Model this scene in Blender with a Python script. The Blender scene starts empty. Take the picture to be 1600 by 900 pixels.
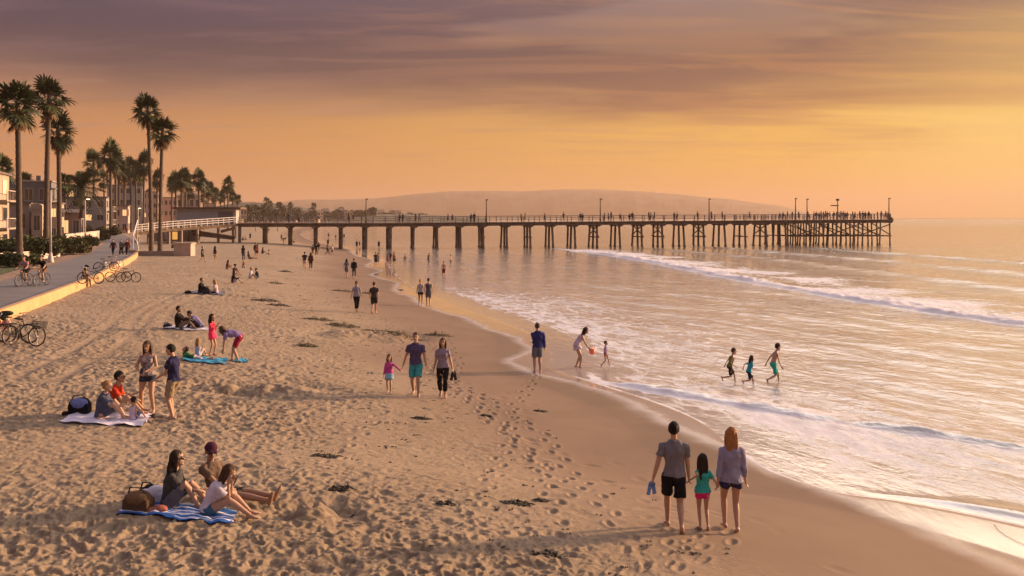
import bpy, math, random
import numpy as np
from mathutils import Vector, Matrix
R = math.radians
C = bpy.data.collections.new('Scene'); bpy.context.scene.collection.children.link(C)
SC = bpy.context.scene
F = 1400.0; H = 5.6; HY = 340.0
rnd = random.Random(7)

# ------------------------------------------------------------- materials
def new_mat(name):
    m = bpy.data.materials.new(name); m.use_nodes = True
    nt = m.node_tree
    b = nt.nodes['Principled BSDF']
    return m, nt, b
def N(nt, t, **kw):
    n = nt.nodes.new(t)
    for k, v in kw.items():
        if k.startswith('i_'): 
            key = k[2:]
            key = int(key) if key.isdigit() else key.replace('_', ' ')
            n.inputs[key].default_value = v
        else: setattr(n, k, v)
    return n
def L(nt, a, b): nt.links.new(a, b)
def math_node(nt, op, a, b=None, c=None, clamp=False):
    n = nt.nodes.new('ShaderNodeMath'); n.operation = op; n.use_clamp = clamp
    for i, x in enumerate((a, b, c)):
        if x is None: continue
        if isinstance(x, (int, float)): n.inputs[i].default_value = x
        else: nt.links.new(x, n.inputs[i])
    return n.outputs[0]
def mix_col(nt, f, a, b, mode='MIX'):
    n = nt.nodes.new('ShaderNodeMix'); n.data_type = 'RGBA'; n.blend_type = mode
    for i, x in ((0, f), (6, a), (7, b)):
        if isinstance(x, (int, float)): n.inputs[i].default_value = x
        elif isinstance(x, tuple): n.inputs[i].default_value = (*x[:3], 1)
        else: nt.links.new(x, n.inputs[i])
    return n.outputs[2]
def smooth(nt, x, a, b, lo=0.0, hi=1.0):
    n = nt.nodes.new('ShaderNodeMapRange'); n.interpolation_type = 'SMOOTHSTEP'
    nt.links.new(x, n.inputs[0])
    n.inputs[1].default_value = a; n.inputs[2].default_value = b; n.inputs[3].default_value = lo; n.inputs[4].default_value = hi
    return n.outputs[0]
_mats = {}
def mat(name, col, rough=.7, var=.15, scale=6.0, bump=0.0, bscale=40.0, metal=0.0, spec=.4, emit=None, stretch=None):
    if name in _mats: return _mats[name]
    m, nt, b = new_mat(name)
    b.inputs['Roughness'].default_value = rough; b.inputs['Metallic'].default_value = metal
    b.inputs['Specular IOR Level'].default_value = spec
    tc = N(nt, 'ShaderNodeTexCoord')
    src = tc.outputs['Object']
    if stretch:
        mp = N(nt, 'ShaderNodeMapping'); mp.inputs['Scale'].default_value = stretch; L(nt, src, mp.inputs[0]); src = mp.outputs[0]
    ns = N(nt, 'ShaderNodeTexNoise', i_Scale=scale, i_Detail=5.0, i_Roughness=.6); L(nt, src, ns.inputs['Vector'])
    f = smooth(nt, ns.outputs[0], .3, .7)
    lo = tuple(c*(1-var) for c in col); hi = tuple(min(1, c*(1+var)) for c in col)
    L(nt, mix_col(nt, f, lo, hi), b.inputs['Base Color'])
    if bump:
        n2 = N(nt, 'ShaderNodeTexNoise', i_Scale=bscale, i_Detail=4.0); L(nt, src, n2.inputs['Vector'])
        bp = N(nt, 'ShaderNodeBump', i_Strength=bump, i_Distance=.02); L(nt, n2.outputs[0], bp.inputs['Height']); L(nt, bp.outputs[0], b.inputs['Normal'])
    if emit:
        b.inputs['Emission Color'].default_value = (*emit[:3], 1); b.inputs['Emission Strength'].default_value = emit[3]
    _mats[name] = m
    return m

# ------------------------------------------------------------- objects
def mesh_obj(name, verts, faces, m=None, parent=None, smooth_=False, loc=None):
    me = bpy.data.meshes.new(name)
    me.from_pydata([tuple(v) for v in verts], [], [tuple(f) for f in faces])
    me.update()
    if smooth_: me.shade_smooth()
    return me_obj(name, me, m, parent, loc)
def me_obj(name, me, m=None, parent=None, loc=None):
    o = bpy.data.objects.new(name, me); C.objects.link(o)
    if m:
        for mm in (m if isinstance(m, (list, tuple)) else [m]): me.materials.append(mm)
    if parent: o.parent = parent
    if loc: o.location = loc
    return o
def tag(o, label=None, cat=None, group=None, kind=None):
    if label: o['label'] = label
    if cat: o['category'] = cat
    if group: o['group'] = group
    if kind: o['kind'] = kind
    return o
def empty(name, loc=(0, 0, 0), rz=0, label=None, cat=None, group=None):
    o = bpy.data.objects.new(name, None); C.objects.link(o); o.location = loc; o.rotation_euler = (0, 0, rz)
    return tag(o, label, cat, group)
_kids = {}
def copy_tree(o, loc=None, rz=None, sc=None, label=None, group=None, parent=None):
    c = o.copy(); C.objects.link(c)
    if parent: c.parent = parent
    if loc is not None: c.location = loc
    if rz is not None: c.rotation_euler = (0, 0, rz)
    if sc is not None: c.scale = (sc, sc, sc) if not isinstance(sc, tuple) else sc
    if label: c['label'] = label
    if group: c['group'] = group
    for ch in list(o.children):
        copy_tree(ch, parent=c)
    return c

class MB:
    """collects boxes, bars, tubes in one mesh"""
    def __init__(s): s.v = []; s.f = []
    def add(s, vs, fs):
        n = len(s.v); s.v += [tuple(v) for v in vs]; s.f += [tuple(i+n for i in f) for f in fs]
    def box(s, x0, y0, z0, x1, y1, z1):
        s.add([(x0,y0,z0),(x1,y0,z0),(x1,y1,z0),(x0,y1,z0),(x0,y0,z1),(x1,y0,z1),(x1,y1,z1),(x0,y1,z1)],
              [(0,3,2,1),(4,5,6,7),(0,1,5,4),(1,2,6,5),(2,3,7,6),(3,0,4,7)])
        return s
    def bar(s, a, b, w, h=None, up=(0,0,1)):
        a = Vector(a); b = Vector(b); t = (b-a).normalized(); h = h or w
        u = Vector(up)
        if abs(t.dot(u)) > .98: u = Vector((1,0,0))
        sd = t.cross(u).normalized(); uu = sd.cross(t).normalized()
        vs = []
        for p in (a, b):
            for i, j in ((-1,-1),(1,-1),(1,1),(-1,1)): vs.append(p + sd*(i*w/2) + uu*(j*h/2))
        s.add(vs, [(3,2,1,0),(4,5,6,7),(0,1,5,4),(1,2,6,5),(2,3,7,6),(3,0,4,7)])
        return s
    def tube(s, pts, rad, n=8, hint=(1,0,0), caps=True, round_=False):
        pts = [Vector(p) for p in pts]
        if not isinstance(rad, (list, tuple)): rad = [rad]*len(pts)
        rad = [r if isinstance(r, tuple) else (r, r) for r in rad]
        if round_:
            t0 = (pts[0]-pts[1]).normalized(); t1 = (pts[-1]-pts[-2]).normalized()
            a, b = rad[0], rad[-1]; ma, mb = min(a), min(b)
            pts = [pts[0]+t0*ma*.85, pts[0]+t0*ma*.5] + pts + [pts[-1]+t1*mb*.5, pts[-1]+t1*mb*.85]
            rad = [(a[0]*.5, a[1]*.5), (a[0]*.86, a[1]*.86)] + rad + [(b[0]*.86, b[1]*.86), (b[0]*.5, b[1]*.5)]
        base = len(s.v); k = len(pts); hv = Vector(hint)
        for i, p in enumerate(pts):
            t = (pts[min(i+1, k-1)] - pts[max(i-1, 0)]).normalized()
            h_ = hv if abs(t.dot(hv)) < .95 else Vector((.3, .9, .2))
            u = (h_ - t*h_.dot(t)).normalized(); w = t.cross(u)
            for j in range(n):
                an = 2*math.pi*j/n
                s.v.append(tuple(p + u*math.cos(an)*rad[i][0] + w*math.sin(an)*rad[i][1]))
        for i in range(k-1):
            for j in range(n):
                a = base+i*n+j; b = base+i*n+(j+1) % n
                s.f.append((a, b, b+n, a+n))
        if caps:
            s.f.append(tuple(base+j for j in reversed(range(n)))); s.f.append(tuple(base+(k-1)*n+j for j in range(n)))
        return s
    def ball(s, c, r, nu=12, nv=8, M=None):
        c = Vector(c); r = r if isinstance(r, (tuple, list)) else (r, r, r)
        vs = []; fs = []
        for i in range(1, nv):
            th = math.pi*i/nv
            for j in range(nu):
                ph = 2*math.pi*j/nu
                v = Vector((r[0]*math.sin(th)*math.cos(ph), r[1]*math.sin(th)*math.sin(ph), r[2]*math.cos(th)))
                vs.append(c + (M @ v if M else v))
        top = len(vs); v = Vector((0,0,r[2])); vs.append(c + (M @ v if M else v)); v = Vector((0,0,-r[2])); vs.append(c + (M @ v if M else v))
        for i in range(nv-2):
            for j in range(nu):
                a = i*nu+j; b = i*nu+(j+1) % nu
                fs.append((a, a+nu, b+nu, b))
        for j in range(nu):
            fs.append((top, j, (j+1) % nu)); b = (nv-2)*nu
            fs.append((top+1, b+(j+1) % nu, b+j))
        s.add(vs, fs); return s
    def torus(s, c, R_, r, axis='y', n=28, k=6):
        c = Vector(c); vs = []; fs = []
        for i in range(n):
            a = 2*math.pi*i/n
            for j in range(k):
                b = 2*math.pi*j/k; rr = R_ + r*math.cos(b)
                vs.append(c + Vector((rr*math.cos(a), r*math.sin(b), rr*math.sin(a))))
                a0 = i*k+j; a1 = i*k+(j+1) % k; b0 = ((i+1) % n)*k+j; b1 = ((i+1) % n)*k+(j+1) % k
                fs.append((a0, a1, b1, b0))
        s.add(vs, fs); return s
    def build(s, name, m, parent=None, smooth_=False, loc=None):
        return mesh_obj(name, s.v, s.f, m, parent, smooth_, loc)

# ------------------------------------------------------------- world curves (plan view)
def smoothstep(x, a, b):
    t = np.clip((x-a)/(b-a), 0, 1); return t*t*(3-2*t)
WET = [(2,14.5),(8,10.5),(12,8.6),(14,7.72),(14.85,7.4),(15.8,7.15),(17.2,6.65),(18.2,6.3),(20.2,5.31),(23.9,4.1),(25.8,3.68),(28,3.0),(30.5,1.74),(32.9,.1),(34.8,-.3),(37.9,.5),(41.3,-.05),
       (46.1,-1.7),(52.3,-3.9),(58,-6.3),(61.3,-6.9),(70.6,-9.6),(74.7,-9.7),(89,-14),(93.3,-13.9),(103,-17),(115,-18),(131,-23),(157,-29),(196,-42),(313,-74),(490,-110),(784,-200),(1200,-260),(1800,-190),(2500,0),(3000,420),(3300,1250),(3500,2600),(9000,2700),(20000,2700)]
FOAM = [(2,20),(6,16.5),(10,13.4),(14,10.9),(16.2,9.3),(17.7,7.6),(18.3,6.55),(20.4,5.5),(24.5,5.1),(26,4.7),(28,3.9),(30,2.9),(34,1.4),(38,1.5),(42,1.2),(46,.1),(52,-1.9),(58,-3.9),(62,-4.9),(70,-7.6),
        (80,-10),(93,-12.6),(115,-16.6),(131,-21.2),(157,-28),(196,-41),(313,-73),(490,-109),(784,-199),(1200,-259),(1800,-189),(2500,1),(3000,421),(3300,1251),(3500,2601),(9000,2700),(20000,2700)]
BASE = [(2,18),(10,12.5),(16,9.3),(20,6.6),(26,4.6),(34,1.6),(42,.9),(52,-2.2),(62,-5.2),(80,-10),(115,-17.5),(157,-28.5),(196,-41),(313,-73),(490,-109),(784,-199),(1200,-259),(1800,-189),(2500,1),(3000,421),(3300,1251),(3500,2601),(9000,2700),(20000,2700)]
WALLX = [(2,-14),(12,-15.2),(20,-17),(30,-19.3),(39,-21.7),(57,-26.9),(80,-34.6),(104,-43.3),(164,-69),(382,-168),(600,-262),(1000,-430),(1500,-560),(3000,-800),(20000,-900)]
LEFTX = [(2,-20),(20,-23.5),(40,-28),(55,-31.5),(73.6,-37.9),(91,-44),(110,-51),(169,-77),(382,-174),(600,-268),(1000,-438),(1500,-568),(3000,-810),(20000,-910)]
def curve(tab):
    xs = np.array([a for a, b in tab], float); ys = np.array([b for a, b in tab], float)
    lx = np.log(xs); d = np.diff(ys)/np.diff(lx)
    m = np.concatenate([[d[0]], np.where(d[1:]*d[:-1] > 0, 2*d[1:]*d[:-1]/(d[1:]+d[:-1]+1e-12), 0), [d[-1]]])
    def f(y):
        q = np.log(np.clip(y, xs[0], xs[-1])); i = np.clip(np.searchsorted(lx, q)-1, 0, len(lx)-2)
        h = lx[i+1]-lx[i]; t = (q-lx[i])/h
        return (2*t**3-3*t**2+1)*ys[i] + (t**3-2*t**2+t)*h*m[i] + (-2*t**3+3*t**2)*ys[i+1] + (t**3-t**2)*h*m[i+1]
    return f
wetX = curve(WET); foamX = curve(FOAM); baseX = (lambda y: foamX(y)-.12); wallX = curve(WALLX); leftX = curve(LEFTX)
def terr(x, y):
    x = np.asarray(x, float); y = np.asarray(y, float)
    s = .93*(baseX(y)-x)
    z = np.where(s > 0, np.minimum(s, 3)*.012 + 1.28*(1-np.exp(-(np.maximum(s-1.8, 0)/9.5)**1.4)), np.maximum(s*.06, -2.0))
    z = z + .35*smoothstep(s, 30, 60)*smoothstep(y, 90, 160)
    l = leftX(y)-x
    z = np.where(l > -1.0, z*(1-smoothstep(l, -1.0, -.3)) + 1.62*smoothstep(l, -1.0, -.3), z)
    z = z + 1.0*smoothstep(l, 3, 14)*(1-smoothstep(y, 900, 1400))
    return z
def tz(x, y): return float(terr(x, y))
def PZ(px, py, z=0.0):
    Y = (H-z)*F/(py-HY); return (px-800)/F*Y, Y
def G(px, py):
    z = 0.5
    for _ in range(30):
        x, y = PZ(px, py, z); z = .5*z+.5*max(tz(x, y), -.02)
    return Vector((x, y, tz(x, y)))
def AT(px, Y, z=None):
    x = (px-800)/F*Y
    return Vector((x, Y, tz(x, Y) if z is None else z))
# ------------------------------------------------------------- camera, world, sun
cam = bpy.data.cameras.new('camera'); co = bpy.data.objects.new('camera', cam); C.objects.link(co)
co.location = (0, 0, H); co.rotation_euler = (R(90), 0, 0)
cam.sensor_width = 36; cam.lens = 36*F/1600; cam.shift_y = -(450-HY)/1600; cam.clip_end = 30000; cam.clip_start = .1
SC.camera = co
SUN_AZ = 62.0; SUN_EL = 11.0      # azimuth to the right of the view direction
sun = bpy.data.lights.new('sun', 'SUN'); sun.energy = 5.0; sun.angle = R(3.5); sun.color = (1.0, .60, .33)
so = bpy.data.objects.new('sun', sun); C.objects.link(so)
sd = Vector((math.sin(R(SUN_AZ))*math.cos(R(SUN_EL)), math.cos(R(SUN_AZ))*math.cos(R(SUN_EL)), math.sin(R(SUN_EL))))
so.rotation_euler = sd.to_track_quat('Z', 'Y').to_euler(); so.location = (60, 0, 40)
w = bpy.data.worlds.new('World'); SC.world = w; w.use_nodes = True
nt = w.node_tree; nt.nodes.clear()
out = N(nt, 'ShaderNodeOutputWorld'); bg = N(nt, 'ShaderNodeBackground'); L(nt, bg.outputs[0], out.inputs[0])
tc = N(nt, 'ShaderNodeTexCoord'); sep = N(nt, 'ShaderNodeSeparateXYZ'); L(nt, tc.outputs['Generated'], sep.inputs[0])
X, Y, Z = sep.outputs
sky = N(nt, 'ShaderNodeTexSky', sky_type='NISHITA', sun_disc=False, sun_elevation=R(SUN_EL), sun_rotation=R(SUN_AZ)); 
# clear-sky colours by elevation, away from and towards the sun
el = math_node(nt, 'MAXIMUM', Z, 0.0)
def ramp(nt, fac, stops, interp='B_SPLINE'):
    n = N(nt, 'ShaderNodeValToRGB'); n.color_ramp.interpolation = interp
    e = n.color_ramp.elements
    while len(e) < len(stops): e.new(.5)
    for k, (p, c) in enumerate(stops): e[k].position = p; e[k].color = (*c, 1)
    L(nt, fac, n.inputs[0]); return n.outputs[0]
def srgb(r, g, b): return tuple(((v/255)/12.92 if v/255 <= .04045 else ((v/255+.055)/1.055)**2.4) for v in (r, g, b))
hl = math_node(nt, 'SQRT', math_node(nt, 'ADD', math_node(nt, 'MULTIPLY', X, X), math_node(nt, 'MULTIPLY', Y, Y)))
az = math_node(nt, 'ARCTAN2', X, Y)            # radians, 0 ahead, + right
te = math_node(nt, 'DIVIDE', el, math_node(nt, 'MAXIMUM', hl, .02))   # tan elevation
t4 = math_node(nt, 'MULTIPLY', te, 2.0)        # .5 tan -> 1.0
cA = ramp(nt, t4, [(0, srgb(214,138,92)), (.08, srgb(222,146,82)), (.18, srgb(210,140,80)), (.28, srgb(166,118,88)), (.46, srgb(74,70,120)), (.7, srgb(176,160,182)), (1, srgb(150,140,165))])
cB = ramp(nt, t4, [(0, srgb(255,170,88)), (.08, srgb(255,188,78)), (.18, srgb(255,198,74)), (.30, srgb(252,190,92)), (.46, srgb(140,112,118)), (.56, srgb(252,226,188)), (.75, srgb(246,228,206)), (1, srgb(232,222,220))])
f_az = math_node(nt, 'MULTIPLY', smooth(nt, az, -.50, .56), smooth(nt, az, 1.6, 2.6, 1.0, 0.0))
clear = mix_col(nt, f_az, cA, cB)
# cloud sheets seen in perspective: coordinates on a plane overhead
inv = math_node(nt, 'DIVIDE', 1.0, math_node(nt, 'ADD', el, .045))
cx = math_node(nt, 'MULTIPLY', X, inv); cy = math_node(nt, 'MULTIPLY', Y, inv)
cmb = N(nt, 'ShaderNodeCombineXYZ'); L(nt, cx, cmb.inputs[0]); L(nt, cy, cmb.inputs[1]); cmb.inputs[2].default_value = 3.1
mp = N(nt, 'ShaderNodeMapping'); mp.inputs['Scale'].default_value = (.30, .55, 1); mp.inputs['Rotation'].default_value = (0, 0, .25); L(nt, cmb.outputs[0], mp.inputs[0])
n1 = N(nt, 'ShaderNodeTexNoise', i_Scale=1.0, i_Detail=7.0, i_Roughness=.56, i_Distortion=.6); L(nt, mp.outputs[0], n1.inputs['Vector'])
# lower edge of the dark sheet: tan(el) about .10 ahead, wavering
edge = math_node(nt, 'ADD', te, math_node(nt, 'MULTIPLY', math_node(nt, 'SUBTRACT', n1.outputs[0], .5), .17))
edge = math_node(nt, 'ADD', edge, math_node(nt, 'MULTIPLY', az, .012))
sheet = smooth(nt, edge, .080, .150)
# the sheet fades out above the frame, leaving room for added bright sky
sheet_top = smooth(nt, te, .24, .275, 1.0, .0)
nh = N(nt, 'ShaderNodeTexNoise', i_Scale=.9, i_Detail=5.0, i_Roughness=.5); mph = N(nt, 'ShaderNodeMapping'); mph.inputs['Location'].default_value = (3.3, 1.7, 0); mph.inputs['Scale'].default_value = (.7, 1.4, 1); L(nt, cmb.outputs[0], mph.inputs[0]); L(nt, mph.outputs[0], nh.inputs['Vector'])
hole = math_node(nt, 'MULTIPLY', smooth(nt, nh.outputs[0], .50, .64), smooth(nt, te, .15, .21))
sheet = math_node(nt, 'MULTIPLY', math_node(nt, 'MULTIPLY', sheet, sheet_top), math_node(nt, 'SUBTRACT', 1.0, math_node(nt, 'MULTIPLY', hole, .45)))
dA = ramp(nt, t4, [(0, srgb(190,130,105)), (.22, srgb(136,96,78)), (.32, srgb(78,63,72)), (.46, srgb(44,45,80)), (.8, srgb(130,115,135)), (1, srgb(140,130,150))])
dB = ramp(nt, t4, [(0, srgb(235,165,100)), (.20, srgb(184,118,66)), (.28, srgb(146,100,72)), (.46, srgb(82,66,82)), (.8, srgb(200,165,140)), (1, srgb(210,180,150))])
dark = mix_col(nt, f_az, dA, dB)
# streaks inside the sheet
mp2 = N(nt, 'ShaderNodeMapping'); mp2.inputs['Scale'].default_value = (.45, 1.5, 1); mp2.inputs['Rotation'].default_value = (0, 0, .12); L(nt, cmb.outputs[0], mp2.inputs[0])
n2 = N(nt, 'ShaderNodeTexNoise', i_Scale=1.5, i_Detail=9.0, i_Roughness=.64, i_Distortion=.8); L(nt, mp2.outputs[0], n2.inputs['Vector'])
streak = smooth(nt, n2.outputs[0], .45, .60)
lit = mix_col(nt, .34, dark, mix_col(nt, f_az, srgb(124,94,104), srgb(224,152,78)))
dark2 = mix_col(nt, math_node(nt, 'MULTIPLY', streak, .95), dark, lit)
# faint low streaks in the clear band
n3 = N(nt, 'ShaderNodeTexNoise', i_Scale=2.4, i_Detail=6.0, i_Roughness=.55, i_Distortion=.3); L(nt, mp2.outputs[0], n3.inputs['Vector'])
low = math_node(nt, 'MULTIPLY', smooth(nt, n3.outputs[0], .48, .66), smooth(nt, te, .03, .09))
clear2 = mix_col(nt, math_node(nt, 'MULTIPLY', low, .55), clear, mix_col(nt, f_az, srgb(186,138,112), srgb(222,158,98)))
# glow near the hidden sun
dt = N(nt, 'ShaderNodeVectorMath', operation='DOT_PRODUCT'); L(nt, tc.outputs['Generated'], dt.inputs[0])
gd = Vector((math.sin(R(42))*math.cos(R(6)), math.cos(R(42))*math.cos(R(6)), math.sin(R(6)))); dt.inputs[1].default_value = gd
glow = math_node(nt, 'MULTIPLY', smooth(nt, dt.outputs['Value'], .90, 1.0), smooth(nt, te, .19, .25, 1.0, 0.0))
clear3 = mix_col(nt, math_node(nt, 'MULTIPLY', glow, .75), clear2, srgb(255, 214, 122))
col = mix_col(nt, math_node(nt, 'MULTIPLY', sheet, math_node(nt, 'SUBTRACT', 1.0, math_node(nt, 'MULTIPLY', glow, .5))), clear3, dark2)
# a little of the physical sky behind it all
skys = N(nt, 'ShaderNodeVectorMath', operation='SCALE'); L(nt, sky.outputs[0], skys.inputs[0]); skys.inputs['Scale'].default_value = .06
fin = mix_col(nt, .95, skys.outputs[0], col)
bst = math_node(nt, 'MULTIPLY_ADD', math_node(nt, 'MULTIPLY', smooth(nt, te, .242, .285), smooth(nt, te, .5, 1.1, 1.0, .15)), math_node(nt, 'MULTIPLY', smooth(nt, az, -.9, .4), smooth(nt, az, 1.2, 2.0, 3.6, 0.0)), 1.0)  # brightens unseen sky above the frame, added to light the water and sand
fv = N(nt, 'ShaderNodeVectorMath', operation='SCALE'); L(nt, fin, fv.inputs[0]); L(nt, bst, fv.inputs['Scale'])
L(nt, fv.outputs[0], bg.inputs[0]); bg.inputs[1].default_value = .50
SC.view_settings.view_transform = 'Standard'; SC.view_settings.look = 'None'; SC.view_settings.gamma = 1; SC.view_settings.exposure = 1.0
SC.cycles.max_bounces = 6; SC.cycles.volume_bounces = 0; SC.cycles.use_denoising = True

# ------------------------------------------------------------- height noise helpers
def hash2(ix, iy, k=0):
    h = (ix.astype(np.int64)*374761393 + iy.astype(np.int64)*668265263 + k*974634777) & 0xffffffff
    h = ((h ^ (h >> 13))*1274126177) & 0xffffffff
    return ((h ^ (h >> 16)) & 0xffff)/65535.0
def vnoise(x, y, k=0):
    ix = np.floor(x); iy = np.floor(y); fx = x-ix; fy = y-iy
    fx = fx*fx*fx*(fx*(fx*6-15)+10); fy = fy*fy*fy*(fy*(fy*6-15)+10)
    a = hash2(ix, iy, k); b = hash2(ix+1, iy, k); c = hash2(ix, iy+1, k); d = hash2(ix+1, iy+1, k)
    return (a*(1-fx)+b*fx)*(1-fy) + (c*(1-fx)+d*fx)*fy - .5
def pits(x, y, cell, prob, k, rim=.35):
    """footprint-like dimples, one per jittered cell"""
    gx = x/cell; gy = y/cell; ix = np.floor(gx); iy = np.floor(gy); out = np.zeros_like(x)
    for dx in (-1, 0, 1):
        for dy in (-1, 0, 1):
            cx_ = ix+dx; cy_ = iy+dy
            on = hash2(cx_, cy_, k+1) < prob
            px_ = cx_+.5+.8*(hash2(cx_, cy_, k+2)-.5); py_ = cy_+.5+.8*(hash2(cx_, cy_, k+3)-.5)
            an = hash2(cx_, cy_, k+4)*3.1416; sz = .26+.26*hash2(cx_, cy_, k+5)
            rx = gx-px_; ry = gy-py_; c_ = np.cos(an); s_ = np.sin(an)
            u = (rx*c_+ry*s_)/sz; v = (-rx*s_+ry*c_)/(sz*.55); r2 = u*u+v*v
            out += np.where(on, (-np.exp(-r2*1.6) + rim*np.exp(-(np.sqrt(r2)-1.35)**2*6))*(.6+.6*hash2(cx_, cy_, k+6)), 0)
    return out
def segdist(x, y, pts):
    d = np.full(x.shape, 1e9)
    for (x0, y0), (x1, y1) in zip(pts[:-1], pts[1:]):
        vx, vy = x1-x0, y1-y0; t = np.clip(((x-x0)*vx+(y-y0)*vy)/(vx*vx+vy*vy), 0, 1)
        d = np.minimum(d, np.hypot(x-x0-t*vx, y-y0-t*vy))
    return d
def grid_mesh(name, us, ys, hfun, m, attrs, keep=None):
    U, YY = np.meshgrid(us, ys); XX = U*YY
    ZZ = hfun(XX, YY)
    nv, nu = XX.shape
    co_ = np.stack([XX, YY, ZZ], -1).reshape(-1, 3).astype(np.float32)
    i = np.arange(nv-1)[:, None]*nu + np.arange(nu-1)[None, :]
    q = np.stack([i, i+1, i+nu+1, i+nu], -1).reshape(-1, 4)
    if keep is not None:
        kk = keep(XX, YY); kk = (kk[:-1, :-1] | kk[1:, 1:] | kk[1:, :-1] | kk[:-1, 1:]).reshape(-1); q = q[kk]
        used = np.zeros(co_.shape[0], bool); used[q.ravel()] = True; remap = np.cumsum(used)-1; q = remap[q]; co_ = co_[used]
    else: used = np.ones(co_.shape[0], bool)
    me = bpy.data.meshes.new(name); me.vertices.add(len(co_)); me.vertices.foreach_set('co', co_.ravel())
    me.loops.add(q.size); me.loops.foreach_set('vertex_index', q.ravel().astype(np.int32))
    me.polygons.add(len(q)); me.polygons.foreach_set('loop_start', (np.arange(len(q))*4).astype(np.int32))
    me.update(calc_edges=True); me.shade_smooth()
    for an, fn in attrs.items():
        a = me.attributes.new(an, 'FLOAT', 'POINT'); a.data.foreach_set('value', fn(XX, YY).reshape(-1)[used].astype(np.float32))
    return me_obj(name, me, m)

# ------------------------------------------------------------- sand
m_sand, nt, b = new_mat('beach_sand')
at = lambda n: N(nt, 'ShaderNodeAttribute', attribute_name=n).outputs['Fac']
tc = N(nt, 'ShaderNodeTexCoord'); ob = tc.outputs['Object']
n1 = N(nt, 'ShaderNodeTexNoise', i_Scale=.35, i_Detail=6.0, i_Roughness=.6); L(nt, ob, n1.inputs['Vector'])
n2 = N(nt, 'ShaderNodeTexNoise', i_Scale=7.0, i_Detail=9.0, i_Roughness=.72); L(nt, ob, n2.inputs['Vector'])
n3 = N(nt, 'ShaderNodeTexNoise', i_Scale=60.0, i_Detail=4.0, i_Roughness=.8); L(nt, ob, n3.inputs['Vector'])
dry = mix_col(nt, smooth(nt, n1.outputs[0], .3, .7), (.25,.188,.125), (.33,.252,.175))
dry = mix_col(nt, smooth(nt, n2.outputs[0], .35, .75), dry, (.40,.30,.20))
dry = mix_col(nt, math_node(nt, 'MULTIPLY', smooth(nt, n3.outputs[0], .58, .74), .6), dry, (.16,.12,.09))
damp = mix_col(nt, smooth(nt, n1.outputs[0], .3, .7), (.195,.132,.086), (.235,.16,.106))
dw = at('dw')
mp = N(nt, 'ShaderNodeMapping'); mp.inputs['Scale'].default_value = (.5, .5, .5); L(nt, ob, mp.inputs[0])
nw = N(nt, 'ShaderNodeTexNoise', i_Scale=1.0, i_Detail=3.0); L(nt, mp.outputs[0], nw.inputs['Vector'])
dwn = math_node(nt, 'ADD', dw, math_node(nt, 'MULTIPLY', math_node(nt, 'SUBTRACT', nw.outputs[0], .5), .5))
dampf = smooth(nt, math_node(nt, 'ADD', dwn, math_node(nt, 'MULTIPLY', n1.outputs[0], 2.0)), -6.5, -2.5)
wet = smooth(nt, math_node(nt, 'ADD', dwn, math_node(nt, 'MULTIPLY', math_node(nt, 'SUBTRACT', n1.outputs[0], .5), 1.2)), -.3, .7)
c1 = mix_col(nt, dampf, dry, damp)
c2 = mix_col(nt, wet, c1, (.36,.30,.25))  # pale base colour stands in for sky sheen on the wet sand
land = at('land')
soil = mix_col(nt, smooth(nt, n2.outputs[0], .4, .65), (.10,.075,.05), (.20,.15,.10))
L(nt, mix_col(nt, land, c2, soil), b.inputs['Base Color'])
rg = N(nt, 'ShaderNodeMix'); L(nt, wet, rg.inputs[0]); rg.inputs[2].default_value = .85; rg.inputs[3].default_value = .10; L(nt, rg.outputs[0], b.inputs['Roughness'])
sp = N(nt, 'ShaderNodeMix'); L(nt, wet, sp.inputs[0]); sp.inputs[2].default_value = .15; sp.inputs[3].default_value = 1.0; L(nt, sp.outputs[0], b.inputs['Specular IOR Level'])
b.inputs['Coat IOR'].default_value = 1.75; b.inputs['Coat Roughness'].default_value = .06
L(nt, math_node(nt, 'MULTIPLY', wet, smooth(nt, n1.outputs[0], .35, .6, .30, .60)), b.inputs['Coat Weight'])
hgt = math_node(nt, 'ADD', math_node(nt, 'MULTIPLY', n2.outputs[0], .6), math_node(nt, 'MULTIPLY', n3.outputs[0], .35))
bs = N(nt, 'ShaderNodeMix'); L(nt, dampf, bs.inputs[0]); bs.inputs[2].default_value = .9; bs.inputs[3].default_value = .10
cb_ = N(nt, 'ShaderNodeBump', i_Strength=.35, i_Distance=.03); cmx = N(nt, 'ShaderNodeMapping'); cmx.inputs['Rotation'].default_value = (0, 0, R(-21)); cmx.inputs['Scale'].default_value = (2.2, .6, 1); L(nt, ob, cmx.inputs[0])
cn_ = N(nt, 'ShaderNodeTexNoise', i_Scale=1.0, i_Detail=5.0, i_Roughness=.6, i_Distortion=.6); L(nt, cmx.outputs[0], cn_.inputs['Vector']); L(nt, cn_.outputs[0], cb_.inputs['Height']); L(nt, cb_.outputs[0], b.inputs['Coat Normal'])
bp = N(nt, 'ShaderNodeBump', i_Distance=.085); L(nt, hgt, bp.inputs['Height'])
bs2 = math_node(nt, 'MULTIPLY', bs.outputs[0], math_node(nt, 'SUBTRACT', 1.0, math_node(nt, 'MULTIPLY', wet, .9))); L(nt, bs2, bp.inputs['Strength'])
L(nt, bp.outputs[0], b.inputs['Normal'])

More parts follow.
